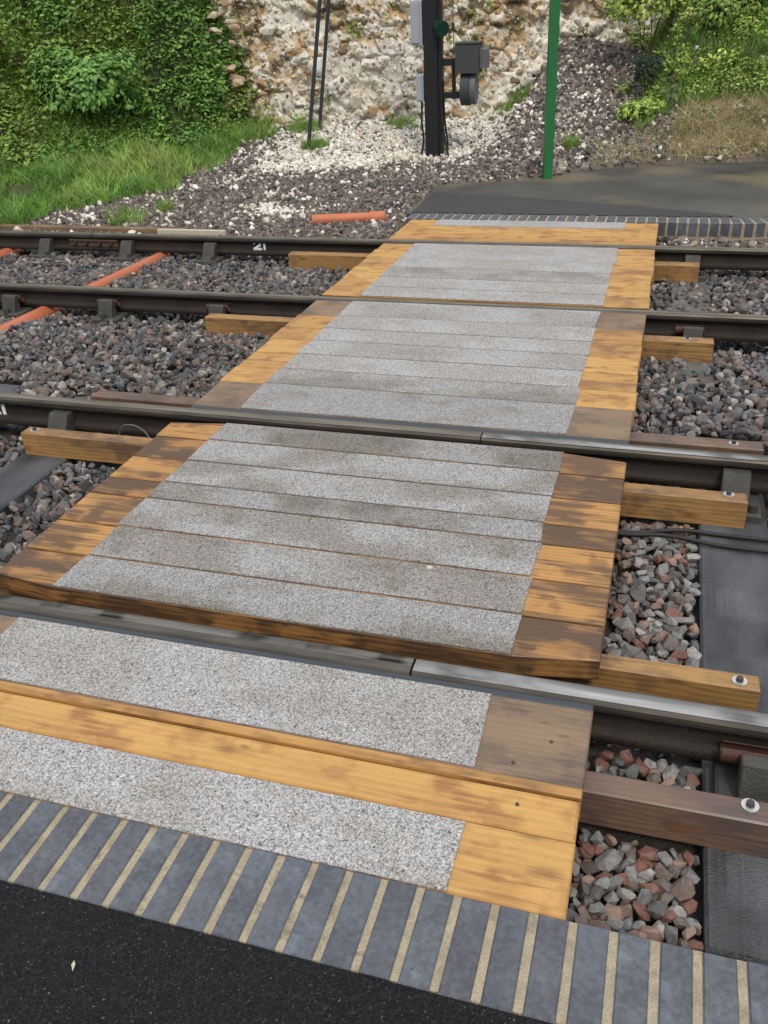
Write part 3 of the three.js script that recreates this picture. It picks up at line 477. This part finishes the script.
/* ---------- chalk rock face ---------- */
const wallCurve = new THREE.CatmullRomCurve3([[-7.2, 0, -9.95], [-6.4, 0, -9.9], [-5.6, 0, -9.98], [-4.8, 0, -10.12], [-3.6, 0, -10.2], [-2.4, 0, -10.35], [-1.5, 0, -10.85], [-0.5, 0, -11.1], [0.8, 0, -11.3]].map(p => new THREE.Vector3(...p)), false, 'centripetal');
const wallL = wallCurve.getLength();
function worley(x, y, s) { const xi = Math.floor(x), yi = Math.floor(y); let a = 9, b = 9, id = 0; for (let i = -1; i <= 1; i++) for (let j = -1; j <= 1; j++) { const cx = xi + i + hash(xi + i, yi + j, s), cy = yi + j + hash(xi + i, yi + j, s + 1), d = Math.hypot(cx - x, cy - y); if (d < a) { b = a; a = d; id = hash(xi + i, yi + j, s + 2); } else if (d < b) b = d; } return [a, b, id]; }
function rockOff(s, y) {
  const wx = s + 0.12 * (fb(s * 4, y * 4, 811, 2) - 0.5), wy = y + 0.12 * (fb(s * 4, y * 4, 813, 2) - 0.5);
  const [a, b, id] = worley(wx * 4.2, wy * 5.4, 821), [a2, b2, id2] = worley(wx * 10, wy * 12, 831);
  return 0.30 * (fb(s * 1.1, y * 1.1, 801, 3) - 0.5) + 0.11 * (id - 0.5) * clamp((b - a) * 5) + 0.05 * (id2 - 0.5) * clamp((b2 - a2) * 4) - 0.05 * clamp(1 - (b - a) * 7) + 0.03 * (fb(s * 22, y * 22, 841, 3) - 0.5);
}
const rockPal = [[0.68, 0.62, 0.51], [0.76, 0.72, 0.64], [0.46, 0.32, 0.18], [0.33, 0.23, 0.14], [0.56, 0.43, 0.27], [0.24, 0.19, 0.12], [0.80, 0.77, 0.71]];
function rockCol(s, y) {
  const n = fb(s * 1.7, y * 2.2, 851, 4), [, , id] = worley(s * 10 + 0.5 * fb(s * 9, y * 9, 5, 2), y * 12, 831), f = fb(s * 18, y * 18, 861, 3), k = clamp(n * 1.9 - 0.30 + (id - 0.5) * 0.7);
  const c = k > 0.62 ? rockPal[id > 0.5 ? 1 : 6] : k > 0.48 ? rockPal[0] : k > 0.34 ? rockPal[4] : k > 0.2 ? rockPal[2] : rockPal[id > 0.5 ? 3 : 5]; return c.map(v => v * (0.72 + 0.55 * f));
}
function wallPoint(s, y, off = 0) { const u = clamp(s / wallL), p = wallCurve.getPointAt(u), t = wallCurve.getTangentAt(u), nx = -t.z, nz = t.x; const o = rockOff(s, y) + off; return [p.x + nx * o * 1, y, p.z + nz * o - 0.12 * y, nx, nz]; }
{
  const wall = thing('rock_wall', 'rough chalk and brown stone cutting face behind the far track', 'rock wall', [-3.6, 0, -10.2]);
  const ns = 380, ny = 150, pos = [], col = [], uv = [], idx = [];
  for (let j = 0; j <= ny; j++) for (let i = 0; i <= ns; i++) { const s = i / ns * wallL, y = lerp(-0.15, 2.9, j / ny), p = wallPoint(s, y); pos.push(p[0], p[1], p[2]); uv.push(s, y); col.push(...rockCol(s, y)); }
  for (let j = 0; j < ny; j++) for (let i = 0; i < ns; i++) { const a = j * (ns + 1) + i, b = a + 1, c = a + ns + 1, d = c + 1; idx.push(a, b, c, b, d, c); }
  const g = new THREE.BufferGeometry(); g.setAttribute('position', new THREE.Float32BufferAttribute(pos, 3)); g.setAttribute('color', new THREE.Float32BufferAttribute(col, 3)); g.setAttribute('uv', new THREE.Float32BufferAttribute(uv, 2)); g.setIndex(idx); g.computeVertexNormals();
  part('rock_face', g, M.vc, wall);
  const mats = rockPal.map((c, i) => speckle(1500 + i * 7, c, 0.25)); mats.forEach(m => { m.map.repeat.set(1 / 0.05, 1 / 0.05); });
  const R = rng(4400); let n = 0, tries = 0; const used = [];
  while (n < 280 && tries++ < 8000) { const s = lerp(0.9, wallL - 0.2, R()), y = lerp(0.12, 1.85, R()), r = 0.035 + R() * R() * 0.075; if (used.some(u => Math.hypot(u[0] - s, u[1] - y) < (u[2] + r) * 0.85)) continue; used.push([s, y, r]);
    const p = wallPoint(s, y, r * 0.12), m = shadow(new THREE.Mesh(stones[Math.floor(R() * 14)], mats[[0, 1, 6, 1, 6, 4, 2, 0, 3, 5][Math.floor(R() * 10)]])); m.name = 'stone'; m.position.set(p[0] + 3.6, p[1], p[2] + 10.2); m.rotation.set((R() - 0.5) * 0.8, R() * 6.28, (R() - 0.5) * 0.8); m.scale.set(r * 1.25, r, r * 0.9); wall.add(m); n++; }
  scatter('stone_fragments', '', wall, 5200, 4501, R => { const s = lerp(0.7, wallL, R()), y = lerp(0.05, 2.0, R()), r = 0.012 + R() * R() * 0.035, p = wallPoint(s, y, r * 0.1); const c = R() < 0.5 ? rockCol(s, y) : rockPal[Math.floor(R() * 7)]; return [p[0] + 3.6, p[1], p[2] + 10.2, r, tint(c, R, 0.25)]; }, 4);
}

{ // tan stones standing proud where the left bank meets the rock wall
  const t = thing('stone_outcrop', 'column of tan stones at the left end of the rock wall beside the green bank', 'rock outcrop', [-5.58, 0.1, -9.72]), R = rng(4700);
  const mats = [[0.60, 0.49, 0.33], [0.66, 0.58, 0.46], [0.50, 0.38, 0.24], [0.62, 0.45, 0.33]].map((c, i) => { const m = speckle(1600 + i * 7, c, 0.25); m.map.repeat.set(20, 20); return m; });
  for (let y = 0.12; y < 1.75;) { const r = 0.075 + R() * 0.06; y += r * 0.75; for (let k = 0; k < 2; k++) { const m = shadow(new THREE.Mesh(stones[Math.floor(R() * 14)], mats[Math.floor(R() * 4)])); m.name = 'stone'; m.position.set((R() - 0.5) * 0.42 - 0.06 * y, y - 0.1 + (R() - 0.5) * 0.1, -0.10 - 0.06 * y + (R() - 0.5) * 0.14); m.rotation.set((R() - 0.5) * 0.5, R() * 6.28, (R() - 0.5) * 0.5); m.scale.set(r * 1.2, r * 0.8, r); t.add(m); } y += r * 0.55; }
}
/* ---------- vegetation ---------- */
function leafInto(P, C, U, p, n, up, L, W, c) { // a folded pointed leaf, four faces
  const t = new THREE.Vector3().crossVectors(up, n).normalize(), d = up;
  const base = p, mid = p.clone().addScaledVector(d, L * 0.5).addScaledVector(n, L * 0.10), tip = p.clone().addScaledVector(d, L).addScaledVector(n, -L * 0.12);
  const l = p.clone().addScaledVector(d, L * 0.42).addScaledVector(t, W).addScaledVector(n, L * 0.02), r = p.clone().addScaledVector(d, L * 0.42).addScaledVector(t, -W).addScaledVector(n, L * 0.02);
  for (const [a, b, q] of [[base, mid, l], [mid, tip, l], [base, r, mid], [mid, r, tip]]) { for (const v of [a, b, q]) { P.push(v.x, v.y, v.z); C.push(...c); U.push(0, 0); } }
}
const rv = (R) => new THREE.Vector3(R() * 2 - 1, R() * 2 - 1, R() * 2 - 1);
function leafGeo(n, seed, sample, L0, L1, ratio, pal) {
  const R = rng(seed), P = [], C = [], U = [];
  for (let i = 0; i < n; i++) { const s = sample(R); if (!s) continue; const [p, nn] = s; const nrm = nn.clone().add(new THREE.Vector3(0, 0.5, 0)).add(rv(R).multiplyScalar(0.75)).normalize(); const up = rv(R).addScaledVector(nn, 0.35); up.y -= 0.25; up.addScaledVector(nrm, -up.dot(nrm)).normalize();
    const L = lerp(L0, L1, R()), c = tint(pal[Math.floor(R() * pal.length)], R, 0.3); leafInto(P, C, U, p, nrm, up, L, L * ratio * (0.8 + 0.4 * R()), c); }
  return soup(P, U, C);
}
const PAL = { deep: [[0.13, 0.29, 0.045], [0.17, 0.35, 0.06], [0.09, 0.20, 0.035], [0.22, 0.40, 0.08]], nettle: [[0.18, 0.37, 0.065], [0.23, 0.43, 0.085], [0.13, 0.29, 0.055], [0.16, 0.34, 0.09]], lime: [[0.28, 0.42, 0.06], [0.42, 0.55, 0.10], [0.19, 0.33, 0.05], [0.50, 0.60, 0.16]], dark: [[0.015, 0.045, 0.025], [0.02, 0.06, 0.03], [0.012, 0.035, 0.02]], mixed: [[0.21, 0.36, 0.055], [0.28, 0.43, 0.07], [0.14, 0.26, 0.045], [0.26, 0.30, 0.08]] };
function shrub(name, label, x, z, lift, rx, ry, rz, n, L0, L1, ratio, pal, seed, group) {
  const gy = ground(x, z), t = thing(name, label, 'shrub', [x, gy, z], group), c = new THREE.Vector3(x, gy + lift, z);
  const lumps = []; const R = rng(seed + 5); for (let k = 0; k < 9; k++) { const d = rv(R).normalize(); lumps.push([d, 0.72 + R() * 0.42]); }
  part('foliage', leafGeo(n, seed, Q => { const d = rv(Q).normalize(); if (d.y < -0.55) d.y = -d.y; let k = 0.62; for (const [q, s] of lumps) k = Math.max(k, s * Math.pow(Math.max(0, q.dot(d)), 3)); const r = k * (0.55 + 0.45 * Math.sqrt(Q())); return [new THREE.Vector3(c.x + d.x * rx * r, Math.max(gy + 0.02, c.y + d.y * ry * r), c.z + d.z * rz * r), new THREE.Vector3(d.x / rx, d.y / ry, d.z / rz).normalize()]; }, L0, L1, ratio, PAL[pal]), M.leaf, t);
  const st = []; for (let k = 0; k < 7; k++) { const d = lumps[k % 9][0]; st.push(tube([[x + (R() - 0.5) * 0.2 * rx, gy - 0.05, z + (R() - 0.5) * 0.2 * rz], [x + d.x * rx * 0.3, gy + (c.y - gy) * 0.7, z + d.z * rz * 0.3], [x + d.x * rx * 0.65, c.y + Math.abs(d.y) * ry * 0.55, z + d.z * rz * 0.65]], 0.006, 6, 5)); }
  part('stem', mergeGeometries(st), std({ color: new THREE.Color(0.07, 0.06, 0.03), roughness: 0.8 }), t);
}
shrub('nettle_clump', 'large bright nettle clump at the foot of the left bank', -6.85, -8.35, 0.42, 0.85, 0.5, 0.7, 2300, 0.06, 0.11, 0.3, 'nettle', 5001, 'leafy plants on the left bank');
shrub('nettle_clump', 'nettle clump at the left picture edge above the grass', -7.9, -7.75, 0.35, 0.75, 0.45, 0.6, 1700, 0.05, 0.10, 0.3, 'mixed', 5011, 'leafy plants on the left bank');
shrub('bramble_bush', 'dark leafy bramble bush at the top left corner', -8.4, -8.6, 0.55, 0.8, 0.6, 0.6, 2300, 0.05, 0.09, 0.33, 'deep', 5021, 'leafy plants on the left bank');
shrub('bramble_bush', 'green bramble spreading down the bank beside the stone edge', -6.55, -9.25, 0.5, 0.65, 0.45, 0.45, 1500, 0.045, 0.08, 0.34, 'deep', 5031, 'leafy plants on the left bank');
shrub('bramble_bush', 'pale green bramble high in the middle of the left bank', -7.4, -8.95, 0.5, 0.6, 0.5, 0.5, 1500, 0.045, 0.09, 0.3, 'mixed', 5041, 'leafy plants on the left bank');
shrub('lime_shrub', 'yellow green leafy shrub hanging over the right bank top', -0.35, -10.35, 0.75, 0.85, 0.35, 0.5, 1100, 0.05, 0.085, 0.36, 'lime', 5101, 'leafy shrubs on the right bank');
shrub('lime_shrub', 'yellow green shrub at the top right corner', 0.75, -9.95, 0.5, 0.42, 0.42, 0.4, 650, 0.045, 0.08, 0.36, 'lime', 5111, 'leafy shrubs on the right bank');
shrub('dark_bush', 'small dark green bush under the overhanging shrub', -0.3, -9.75, 0.25, 0.3, 0.26, 0.26, 900, 0.03, 0.06, 0.2, 'dark', 5121, 'leafy shrubs on the right bank');
shrub('lime_shrub', 'low bright green plant at the edge of the dark rubble', -0.28, -9.2, 0.10, 0.36, 0.14, 0.26, 520, 0.05, 0.085, 0.34, 'lime', 5131, 'leafy shrubs on the right bank');
shrub('lime_shrub', 'green leafy plant in the middle of the right bank', 0.35, -9.75, 0.2, 0.3, 0.3, 0.3, 420, 0.04, 0.07, 0.34, 'mixed', 5141, 'leafy shrubs on the right bank');
function gnormal(x, z) { const e = 0.06, a = ground(x - e, z) - ground(x + e, z), b = ground(x, z - e) - ground(x, z + e); return new THREE.Vector3(a, 2 * e, b).normalize(); }
function stuff(name, label, geo, mat, list, category) {
  const im = new THREE.InstancedMesh(geo, mat, list.length); im.name = numbered(name); im.userData = { kind: 'stuff', label, category };
  list.forEach(([x, y, z, a, tilt, s, c, sy], i) => { e3.set(tilt * Math.cos(a * 3), a, tilt * Math.sin(a * 3)); q4.setFromEuler(e3); m4.compose(v3.set(x, y, z), q4, s3.set(s, s * (sy || 1), s)); im.setMatrixAt(i, m4); im.setColorAt(i, cc.setRGB(...c)); }); im.castShadow = im.receiveShadow = true; scene.add(im);
}
{ // leafy cover over the steep parts of both banks: sprigs of five leaves
  const sprig = (seed) => { const g = leafGeo(7, seed, R => [new THREE.Vector3((R() - 0.5) * 0.1, R() * 0.10, (R() - 0.5) * 0.1), new THREE.Vector3(R() - 0.5, 0.6, R() - 0.5).normalize()], 0.045, 0.085, 0.3, [[1, 1, 1]]); return g; };
  for (let k = 0; k < 3; k++) {
    const R = rng(6000 + k), list = []; let n = 0;
    while (n++ < 16000 && list.length < 3800) { const x = lerp(-11, -5.5, R()), z = lerp(-11, -5.6, R()), d = (table(toeT, z) - x) * 0.85, ds = table(shrubT, z); if (d < ds - 0.15 || d > ds + 2.4) continue; const y = ground(x, z); if (y > 2.6) continue; if (fb(x * 2.3 + 7, z * 2.3, 191, 3) < 0.36 && R() < 0.75) continue; const nn = gnormal(x, z), q = fb(x * 1.5, y * 1.5 + z, 91, 3), pal = q > 0.52 ? PAL.mixed : q > 0.42 ? PAL.nettle : PAL.deep, h = R() * 0.14 * (0.3 + q);
      list.push([x + nn.x * h, y + nn.y * h, z + nn.z * h, R() * 6.28, 0.6, 0.7 + R() * 0.6, tint(pal[Math.floor(R() * pal.length)], R, 0.3)]); }
    const R2_ = rng(6050 + k); n = 0; while (n++ < 1500) { const x = lerp(-0.6, 2.6, R2_()), z = lerp(-11.3, -9.1, R2_()); const bz = table(backT, x); if (z > bz - 0.7 || fb(x * 2.4, z * 2.4, 93, 3) < 0.48) continue; const y = ground(x, z), pal = R2_() < 0.5 ? PAL.lime : PAL.mixed; list.push([x, y + R2_() * 0.1, z, R2_() * 6.28, 0.6, 0.5 + R2_() * 0.5, tint(pal[Math.floor(R2_() * 4)], R2_, 0.3)]); }
    const R3_ = rng(6080 + k); n = 0; while (n++ < 260) { const s = lerp(0.5, wallL, R3_()), y = lerp(0.2, 1.9, R3_()); if (fb(s * 1.5, y * 1.5, 95, 3) < (s < 2.0 ? 0.44 : 0.60)) continue; const p = wallPoint(s, y, 0.02); list.push([p[0], p[1], p[2], R3_() * 6.28, 0.9, 0.45 + R3_() * 0.4, tint(PAL.mixed[Math.floor(R3_() * 4)], R3_, 0.3)]); }
    const g = sprig(6100 + k); stuff('leafy_ground_cover', 'mixed green leaves covering the steep banks', g, M.leaf, list, 'ground cover');
  }
}
function tuft(seed, n, h, spread, bend, w) {
  const R = rng(seed), P = [], U = [];
  for (let i = 0; i < n; i++) { const a = R() * 6.283, b = R() * 6.283, r = R() * spread, hh = h * (0.55 + 0.6 * R()), bx = Math.cos(b) * bend * hh * (0.3 + R()), bz = Math.sin(b) * bend * hh * (0.3 + R()), tx = -Math.sin(b) * w, tz = Math.cos(b) * w, x = Math.cos(a) * r, z = Math.sin(a) * r;
    const pt = (t, s) => [x + bx * t * t + tx * s * (1 - t), hh * (t - 0.25 * bend * t * t), z + bz * t * t + tz * s * (1 - t)]; const q = [0, 0.4, 0.75, 1];
    for (let k = 0; k < 3; k++) { const A = pt(q[k], -1), B = pt(q[k], 1), C = pt(q[k + 1], 1), Dd = pt(q[k + 1], -1); P.push(...A, ...B, ...C); U.push(0, 0, 0, 0, 0, 0); if (k < 2) { P.push(...A, ...C, ...Dd); U.push(0, 0, 0, 0, 0, 0); } } }
  return soup(P, U);
}
const grassPal = [[0.16, 0.32, 0.05], [0.20, 0.38, 0.065], [0.13, 0.26, 0.045], [0.27, 0.42, 0.09], [0.24, 0.29, 0.08]], strawPal = [[0.46, 0.36, 0.19], [0.58, 0.49, 0.29], [0.36, 0.26, 0.12], [0.50, 0.45, 0.26], [0.25, 0.27, 0.09]];
for (let k = 0; k < 3; k++) {
  const R = rng(7000 + k), list = []; let n = 0;
  while (n++ < 30000 && list.length < 1800) { const x = lerp(-9.5, -4.7, R()), z = lerp(-10.2, -5.15, R()), d = (table(toeT, z) - x) * 0.85, ds = table(shrubT, z); const nz = fb(x * 3, z * 3, 5, 3); if (d < 0.5 * (nz - 0.42) || d > ds + 0.25) continue; if (nz < 0.36 && R() < 0.7) continue; const gp2 = fb(x * 1.7, z * 1.7, 193, 3), gc = grassPal[gp2 > 0.55 ? 3 + (R() < 0.4 ? 1 : 0) : gp2 > 0.46 ? Math.floor(R() * 2) : (R() < 0.5 ? 2 : 0)]; if (fb(x * 4.5, z * 4.5, 195, 2) < 0.27) continue; list.push([x, ground(x, z) - 0.01, z, R() * 6.28, 0.45, 0.4 + R() * R() * 1.25 * (0.5 + gp2), tint(gc, R, 0.35)]); }
  n = 0; while (n++ < 2600) { const x = lerp(-9, -5.7, R()), z = lerp(-10, -6.5, R()), d = (table(toeT, z) - x) * 0.85, ds = table(shrubT, z); if (d < ds || d > ds + 2.2 || fb(x * 2, z * 2, 97, 2) < 0.42) continue; list.push([x, ground(x, z), z, R() * 6.28, 0.4, 0.9 + R() * 0.7, tint(PAL.mixed[Math.floor(R() * 4)], R, 0.3)]); }
  n = 0; while (n++ < 500) { const x = lerp(-0.35, 2.4, R()), z = lerp(-11.2, -8.95, R()); if (z > table(backT, x) - 0.6) continue; list.push([x, ground(x, z) - 0.01, z, R() * 6.28, 0.3, 0.6 + R() * 0.6, tint(grassPal[Math.floor(R() * 5)], R, 0.3)]); }
  for (const [gx, gz, c, rr] of [[-4.15, -9.0, 26, 0.16], [-4.6, -9.85, 40, 0.3], [-5.2, -9.5, 60, 0.3], [-4.65, -6.1, 7, 0.08], [-1.0, -8.35, 12, 0.08], [-2.5, -8.72, 8, 0.06], [-1.9, -10.2, 26, 0.22], [-5.05, -6.9, 10, 0.2], [-4.9, -5.75, 14, 0.25], [-3.3, -10.05, 18, 0.3]]) for (let i = 0; i < c; i++) { const x = gx + (R() + R() - 1) * rr, z = gz + (R() + R() - 1) * rr; list.push([x, ground(x, z) - 0.01, z, R() * 6.28, 0.3, 0.4 + R() * 0.55, tint(grassPal[Math.floor(R() * 5)], R, 0.25)]); }
  stuff('grass', 'long green grass along the foot of both banks', tuft(7100 + k, 16, 0.2, 0.05, 0.7, 0.0045), M.blade, list, 'grass');
  const S = []; n = 0; while (n++ < 900) { const x = lerp(-0.75, 2.2, R()), q = R() * 0.85, z = table(backT, x) - 0.03 - q * (0.4 + 0.6 * R()); if (x < 0.05 && R() < 0.75) continue; S.push([x, ground(x, z) - 0.012, z, R() * 6.28, 1.0, 0.45 + R() * 0.5, tint(strawPal[Math.floor(R() * 5)], R, 0.3), 0.75]); }
  stuff('dry_grass', 'dead straw coloured grass on the low bank beside the far path', tuft(7200 + k, 14, 0.16, 0.05, 1.2, 0.0035), M.blade, S, 'dry grass');
}

/* ---------- posts and signal gear ---------- */
{
  const gx = -1.12, gz = -7.47, t = thing('green_post', 'slim green painted square post at the back of the far path', 'post', [gx, -0.02, gz]);
  const g = bar(-0.042, 0.042, -0.3, 3.2, -0.042, 0.042, 0.004); g.rotateY(0.35); g.translate(gx, 0, gz); part('post', g, M.greenPost, t);
}
{
  const x = -2.55, z = -8.66, y0 = ground(x, z) - 0.05, t = thing('signal_post', 'tall black signal post with grey boxes and a motor unit in the chalk rubble', 'signal post', [x, y0, z]);
  const box = (cx, cy, cz, w, h, d, b = 0.006) => bar(cx - w / 2, cx + w / 2, cy - h / 2, cy + h / 2, cz - d / 2, cz + d / 2, b);
  const pg = mergeGeometries([box(x, 1.5, z, 0.07, 3.4, 0.2), box(x - 0.062, 1.5, z + 0.0, 0.05, 3.4, 0.022), box(x + 0.062, 1.5, z, 0.05, 3.4, 0.022)]); part('post', mergeGeometries([box(x - 0.02, 1.5, z, 0.15, 3.4, 0.18)]), M.black, t);
  part('side_channel', box(x + 0.078, 1.55, z + 0.02, 0.045, 3.2, 0.09), M.black, t);
  const jb = (cx, cy, w, h) => { const b = part('junction_box', box(cx, cy, z + 0.01, w, h, 0.15), M.greyPaint, t); part('lid', box(cx - w * 0.1, cy, z + 0.092, w * 0.72, h * 0.9, 0.012, 0.003), M.greyPaint, b); };
  jb(x - 0.17, 1.37, 0.125, 0.42); jb(x - 0.145, 0.74, 0.08, 0.27);
  part('bracket', mergeGeometries([box(x + 0.19, 0.985, z + 0.02, 0.20, 0.07, 0.06), box(x + 0.25, 0.66, z + 0.02, 0.34, 0.065, 0.06), box(x + 0.22, 0.82, z + 0.0, 0.035, 0.4, 0.05)]), M.black, t);
  const mu = part('motor_unit', box(x + 0.40, 1.02, z + 0.06, 0.25, 0.28, 0.24, 0.012), M.darkGrey, t); part('end_cap', box(x + 0.565, 1.02, z + 0.03, 0.075, 0.2, 0.16, 0.02), M.midGrey, mu); part('lid', box(x + 0.40, 1.168, z + 0.06, 0.265, 0.018, 0.255, 0.004), M.darkGrey, mu);
  const d = new THREE.CylinderGeometry(0.165, 0.165, 0.10, 28); d.rotateZ(Math.PI / 2); d.scale(1, 1, 0.75); d.translate(x + 0.37, 0.72, z + 0.06); const dd = part('drum', d, M.darkGrey, t);
  const d2 = new THREE.CylinderGeometry(0.155, 0.155, 0.06, 28); d2.rotateZ(Math.PI / 2); d2.scale(1, 1, 0.75); d2.translate(x + 0.455, 0.72, z + 0.06); part('drum_cover', d2, M.midGrey, dd);
const l = new THREE.CylinderGeometry(0.062, 0.078, 0.13, 14); l.rotateZ(Math.PI / 2.3); l.rotateY(-0.9); l.translate(x + 0.10, 1.32, z + 0.12); part('green_lamp', l, M.greenLamp, t);
  part('cable', tube([[x - 0.145, 0.62, z], [x - 0.15, 0.4, z + 0.02], [x - 0.13, 0.2, z + 0.03], [x - 0.15, 0.06, z + 0.06]], 0.012, 16, 6), M.cable, t);
  part('cable', tube([[x + 0.09, 0.75, z + 0.05], [x + 0.10, 0.4, z + 0.07], [x + 0.13, 0.2, z + 0.07], [x + 0.17, 0.05, z + 0.09]], 0.013, 16, 6), M.cable, t);
  part('cable', tube([[x + 0.105, 0.8, z + 0.03], [x + 0.12, 0.4, z + 0.03], [x + 0.15, 0.18, z + 0.03], [x + 0.145, 0.06, z + 0.03]], 0.012, 16, 6), M.cable, t);
  const wr = part('signal_wire', tube([[x + 0.225, 2.6, z + 0.06], [x + 0.225, 1.6, z + 0.06], [x + 0.235, 1.05, z + 0.06]], 0.005, 8, 5), M.wire, t); part('wire_adjuster', new THREE.CylinderGeometry(0.017, 0.017, 0.06, 8).translate(x + 0.228, 1.33, z + 0.06), M.bolt, wr);
}
{ // two leaning stays
  const rod = (a, b, r, label) => single('leaning_rod', tube([a, a.map((v, i) => (v + b[i]) / 2), b], r, 4, 8), M.rod, label, 'metal rod', 'leaning metal rods');
  rod([-4.23, ground(-4.23, -8.95) - 0.05, -8.95], [-3.70, 2.9, -8.95], 0.024, 'dark metal rod leaning before the rock face, left of its pair');
  rod([-4.40, ground(-4.4, -9.85) - 0.02, -9.85], [-3.93, 2.9, -9.85], 0.024, 'dark metal rod leaning before the rock face, right of its pair');
}

/* ---------- pipes, plank, cables and small bits ---------- */
{
  const pipe = (a, b, r, label, collar) => { const dir = new THREE.Vector3(...b).sub(new THREE.Vector3(...a)), L = dir.length(), t = thing('orange_pipe', label, 'pipe', a, 'orange pipes beside the track');
    const q = new THREE.Quaternion().setFromUnitVectors(new THREE.Vector3(0, 1, 0), dir.clone().normalize());
    const ring = (r0, r1, l0, l1) => { const g = new THREE.LatheGeometry([[r1, l0], [r0, l0], [r0, l1], [r1, l1], [r1, l0]].map(p => new THREE.Vector2(...p)), 24); g.applyQuaternion(q); return toCreasedNormals(g, 0.6); };
    part('pipe_wall', ring(r, r * 0.9, 0, L), M.orange, t, true); if (collar) part('socket', ring(r * 1.14, r * 1.01, L - 0.13, L + 0.01), M.orange, t, true); };
  pipe([-4.10, -0.19, -2.45], [-3.965, -0.19, -5.08], 0.052, 'long orange plastic pipe passing under the third rail');
  pipe([-5.53, -0.19, -3.9], [-5.48, -0.19, -5.16], 0.052, 'orange pipe end at the left edge inside the far track');
  pipe([-2.99, -0.085, -5.80], [-2.36, -0.08, -5.95], 0.05, 'short orange pipe with a socket lying beyond the farthest rail', true);
}
{
  const t = thing('loose_batten', 'long pale weathered batten lying beyond the farthest rail', 'batten', [-4.9, -0.15, -5.37]);
part('batten', bar(-6.2, -4.1, -0.15, -0.105, -5.52, -5.44, 0.004), M.greyed, t); const b = part('white_end', bar(-4.35, -3.68, -0.14, -0.098, -5.435, -5.40, 0.004), M.pale, t); b.userData.label = 'whitish strip at the right end';
  single('cable', tube([[-0.02, -0.17, -1.12], [0.06, -0.178, -1.135], [0.15, -0.172, -1.16], [0.25, -0.174, -1.185], [0.35, -0.18, -1.19], [0.53, -0.176, -1.18], [0.75, -0.18, -1.17], [1.1, -0.19, -1.2]], 0.0085, 48, 8), M.cable, 'upper black cable crossing the sleeper right of the near track deck', 'cable', 'black cables');
  single('cable', tube([[-0.02, -0.172, -1.105], [0.06, -0.174, -1.115], [0.15, -0.172, -1.13], [0.25, -0.172, -1.12], [0.35, -0.178, -1.11], [0.53, -0.176, -1.10], [0.75, -0.18, -1.09], [1.1, -0.19, -1.05]], 0.0085, 48, 8), M.cable, 'lower black cable crossing the sleeper right of the near track deck', 'cable', 'black cables');
  single('wire_loop', tube([[-2.31, -0.2, -1.44], [-2.33, -0.13, -1.43], [-2.30, -0.075, -1.43], [-2.235, -0.068, -1.43], [-2.17, -0.105, -1.42], [-2.15, -0.16, -1.40], [-2.16, -0.2, -1.38]], 0.0035, 32, 6), M.wire, 'thin grey wire loop sticking up beside the second rail', 'wire');
  const chip = (x, y, z, sx, sy, sz, a, mat, label, seed) => { const g = stoneGeo(seed, 0.5, 9); g.scale(sx, sy, sz); g.rotateY(a); g.translate(x, y, z); single('wood_chip', g, mat, label, 'wood chip', 'yellow wood chips'); };
  chip(0.247, -0.196, -1.245, 0.036, 0.016, 0.014, 0.1, M.fresh, 'yellow wood chip below the second timber end', 21); chip(0.40, -0.118, -1.40, 0.02, 0.008, 0.012, 0.5, M.fresh, 'yellow wood chip on the chair behind the timber end', 22); chip(0.375, -0.12, -1.395, 0.012, 0.007, 0.01, 1.5, M.fresh2, 'tiny yellow wood chip left of the larger one on the chair', 23);
  single('dry_leaf', (() => { const P = [], C = [], U = []; leafInto(P, C, U, new THREE.Vector3(-0.915, 0.004, 1.02), new THREE.Vector3(0, 1, 0), new THREE.Vector3(0.4, 0, 0.9).normalize(), 0.022, 0.004, [1, 1, 1]); return soup(P, U, C); })(), M.pale, 'small dry leaf on the near asphalt path', 'leaf');
}
scene.traverse(o => { if (o.isMesh) o.castShadow = o.receiveShadow = true; });
renderer.render(scene, camera);
